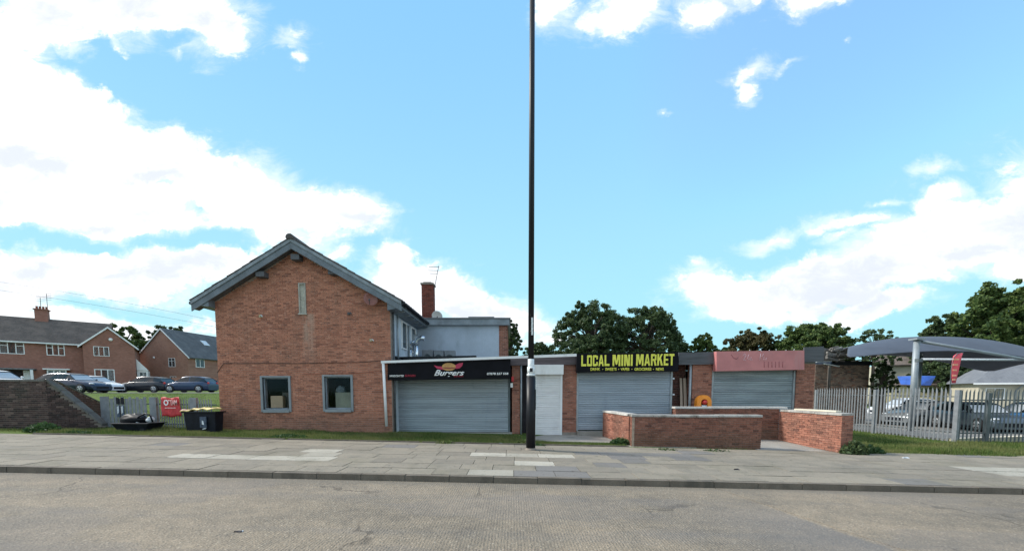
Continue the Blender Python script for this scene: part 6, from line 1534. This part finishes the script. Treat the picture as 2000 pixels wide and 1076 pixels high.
tree(1660, 1756, 634, 712, 52, 'thin open tree just above the left end of the canopy', LEAF, 20, 36, 70, .22, .3, topheavy=1., group=TG)
tree(1398, 1446, 672, 712, 72, 'distant low tree in the gap left of the brownish tree', LEAF, 21, 24, 110, .28, group=TG)
tree(1838, 2060, 545, 745, 52, 'tall green tree rising over the canopy at the right edge', LEAF2, 22, 135, 210, .27, topheavy=.75, crown_r=.15, group='trees beyond the canopy')
tree(1775, 1905, 612, 745, 56, 'darker rounded tree stepping down left of the tall one over the canopy', LEAF, 23, 95, 180, .25, topheavy=.8, group='trees beyond the canopy')
tree(2040, 2240, 530, 745, 55, 'tall tree mostly outside the right edge', LEAF2, 24, 90, 150, .28, topheavy=.8, group='trees beyond the canopy')
tree(1790, 1900, 690, 765, 48, 'dark undergrowth tree seen beneath the canopy behind the flag', LEAF, 25, 60, 150, .24, topheavy=1., base=-.2, group='trees beyond the canopy')
tree(1880, 1990, 690, 765, 47, 'dark tree seen beneath the canopy left of the bungalow roof', LEAF, 26, 50, 150, .24, topheavy=1., base=-.2, group='trees beyond the canopy')
tree(1700, 1752, 700, 765, 24, 'small dark tree beside the burnt outbuilding wall', LEAF, 27, 30, 90, .10, topheavy=1., base=-.25)
tree(190, 290, 630, 715, 80, 'dark green tree behind the terrace, between the two gables', LEAF2, 28, 70, 150, .30, topheavy=1., group='trees behind the houses')
tree(282, 385, 632, 700, 84, 'dark tree top just above the orange brick gable', LEAF, 29, 50, 130, .30, group='trees behind the houses')

# ------------------------------------------------------------------ grass
def blades(name, pts_fn, N, h0, h1, w, rg, mat=BLADE, lean=.45, label=None):
    x, y, hs_ = pts_fn(N); z = zg(x, y) + .0; N = len(x); h = rg.uniform(h0, h1, N) * hs_; az = rg.uniform(0, 2 * math.pi, N); la = rg.uniform(0, lean, N) * h; ld = rg.uniform(0, 2 * math.pi, N)
    dx, dy = np.cos(az) * w, np.sin(az) * w; tx, ty = x + np.cos(ld) * la, y + np.sin(ld) * la
    v = np.stack([np.stack([x - dx, y - dy, z - .02], 1), np.stack([x + dx, y + dy, z - .02], 1), np.stack([tx, ty, z + h], 1)], 1).reshape(-1, 3)
    return quads(name, v, N, mat, None, (0, 0, 0), 3, kind='stuff')
def patchy(x, y, s_=1.0, ph=0.):
    return .55 + .45 * np.clip(np.sin(x * 1.3 * s_ + ph) * np.cos(y * 2.1 * s_ + 1.7 * ph) + .6 * np.sin(x * 4.1 * s_ + y * 3 + ph) * .7 + .3, 0, 1.4)
def region(x0, x1, y0, y1, ph=0., cut=None):
    def f(N):
        x = rng.uniform(x0, x1, N); y = rng.uniform(y0, y1, N); k = np.ones(N, bool) if cut is None else cut(x, y)
        # ragged front edge
        k &= (y > y0 + .10 * (1 + np.sin(x * 2.3) + np.sin(x * 7.1 + 1)) * .5)
        return x[k], y[k], patchy(x[k], y[k], 1, ph)
    return f
blades('grass', region(-16.2, .35, 12.92, 15.48), 70000, .05, .17, .0085, rng)
blades('grass', region(-19.0, -11.6, 15.4, 22, 2.), 26000, .03, .09, .012, rng)
blades('grass', region(-34, -11.2, 22, 28.5, 3.), 22000, .02, .05, .02, rng)
blades('grass', region(.3, 3.95, 12.92, 13.9, 1.), 11000, .04, .13, .007, rng)
blades('grass', region(4.1, 8.3, 12.90, 13.06, 1.), 900, .03, .10, .007, rng)
blades('grass', region(11.15, 18.0, 12.6, 15.2, 4.), 26000, .07, .24, .010, rng)
blades('grass', region(11.15, 18.0, 15.1, 20.5, 4.), 26000, .04, .12, .010, rng)
blades('grass', region(18.0, 27, 12.8, 15.1, 5.), 24000, .06, .22, .009, rng)
blades('grass', region(18.0, 27, 15.0, 16.1, 5.), 8000, .03, .10, .009, rng)
blades('grass', region(-26, -16, 13.4, 14.4, 2.), 4500, .03, .12, .008, rng)

def weed(px, py, w, h, label, n=260, size=.05, mat=WEED, Y=None):
    x, y = G(px, py)
    if Y: y = Y; x = P(px, py, Y).x
    z = float(zg(x, y)) + .02; rg = np.random.default_rng(int(px)); N = n
    t = thing('weed_clump', (x, y, z), label, 'weed', 'weed clumps along the walls')
    r_ = rg.uniform(0, 1, N) ** .5; th_ = rg.uniform(0, 2 * math.pi, N)
    c = np.stack([x + r_ * np.cos(th_) * w, y + r_ * np.sin(th_) * w * .45, z + rg.uniform(.03, 1, N) * h * (1 - .7 * r_ ** 2)], 1)
    a = rg.normal(size=(N, 3)); a[:, 2] = np.abs(a[:, 2]); a /= np.linalg.norm(a, axis=1, keepdims=True); b = np.cross(a, rg.normal(size=(N, 3))); b /= np.linalg.norm(b, axis=1, keepdims=True)
    s_ = size * rg.uniform(.5, 1.5, N)[:, None]; v = np.stack([c - a * s_, c + b * s_ * .45, c + a * s_, c - b * s_ * .45], 1).reshape(-1, 3)
    quads('foliage', v, N, mat, t, (x, y, z)); q = MB()
    for i in range(10): q.tube([(x + rg.uniform(-.3, .3) * w, y, z - .02), (x + rg.uniform(-.8, .8) * w, y + rg.uniform(-.2, .2) * w, z + h * rg.uniform(.4, .95))], .004, 4, caps=False)
    q.build('stems', WEED, t)
weed(84, 842, .62, .34, 'green weed clump at the foot of the dark retaining wall', 700, .055)
weed(150, 846, .5, .12, 'low weeds straggling right of the clump below the retaining wall', 260, .04)
weed(1213, 866, .42, .24, 'leafy weeds at the left end of the mini market wall', 420, .05)
weed(1300, 878, .5, .12, 'dark weeds along the foot of the low wall, left of the dry patch', 300, .045, LEAF)
weed(1395, 880, .6, .12, 'dark weeds along the foot of the low wall near its middle', 330, .045, LEAF)
weed(1668, 886, .45, .52, 'dark bushy weed against the end of the L shaped wall', 900, .06, LEAF)
weed(1700, 884, .45, .35, 'lighter weeds beside the dark bushy one at the grass edge', 500, .06)
weed(1022, 866, .30, .16, 'yellowish weeds just left of the lamp post foot', 240, .04, BLADE)
weed(1052, 869, .30, .14, 'green weeds just right of the lamp post foot', 240, .04)
weed(870, 865, .35, .10, 'small yellow-green weeds on the kerb of the burger shop verge', 200, .035, BLADE)
weed(560, 853, .7, .12, 'low ivy-like weeds on the verge under the gable', 300, .04)

# litter
def scrap(px, py, w, label, mat=WHITEPL, hgt=.03, road_=False):
    x, y = G(px, py); z = SL * x + (.004 if not road_ else -.12 + .002)
    if road_:
        a = (px - 1000) / FOC; b = (_yp - py) / FOC; t = (EYE + .12) / (-.022 * a + _s - b * _c); x, y = a * t, t * (_c + b * _s); z = SL * x - .118
    q = MB(); q.hexa([(x - w, y - w * .4, z), (x + w, y - w * .5, z), (x + w * .9, y + w * .5, z), (x - w * .8, y + w * .4, z), (x - w * .8, y - w * .3, z + hgt), (x + w * .5, y - w * .3, z + hgt * .3), (x + w * .8, y + w * .3, z + hgt * .9), (x - w * .5, y + w * .3, z + hgt * .4)])
    tag(q.build('litter', mat, origin=(x, y, z)), label, 'litter')
scrap(1768, 894, .10, 'scrap of white paper on the pavement before the right verge')
scrap(465, 1038, .05, 'dark dead leaf lying on the road', DARKR, .015, True)
scrap(1438, 917, .07, 'dark crumpled leaf on the pavement before the low wall', DARKR, .03)
scrap(978, 866, .06, 'pale wrapper caught on the verge near the lamp post', WHITEPL, .03)
scrap(470, 1037, .035, 'pale crumb beside the dark dead leaf on the road', WHITEPL, .012, True)

# tuck in: settle the view layer
bpy.context.view_layer.update()
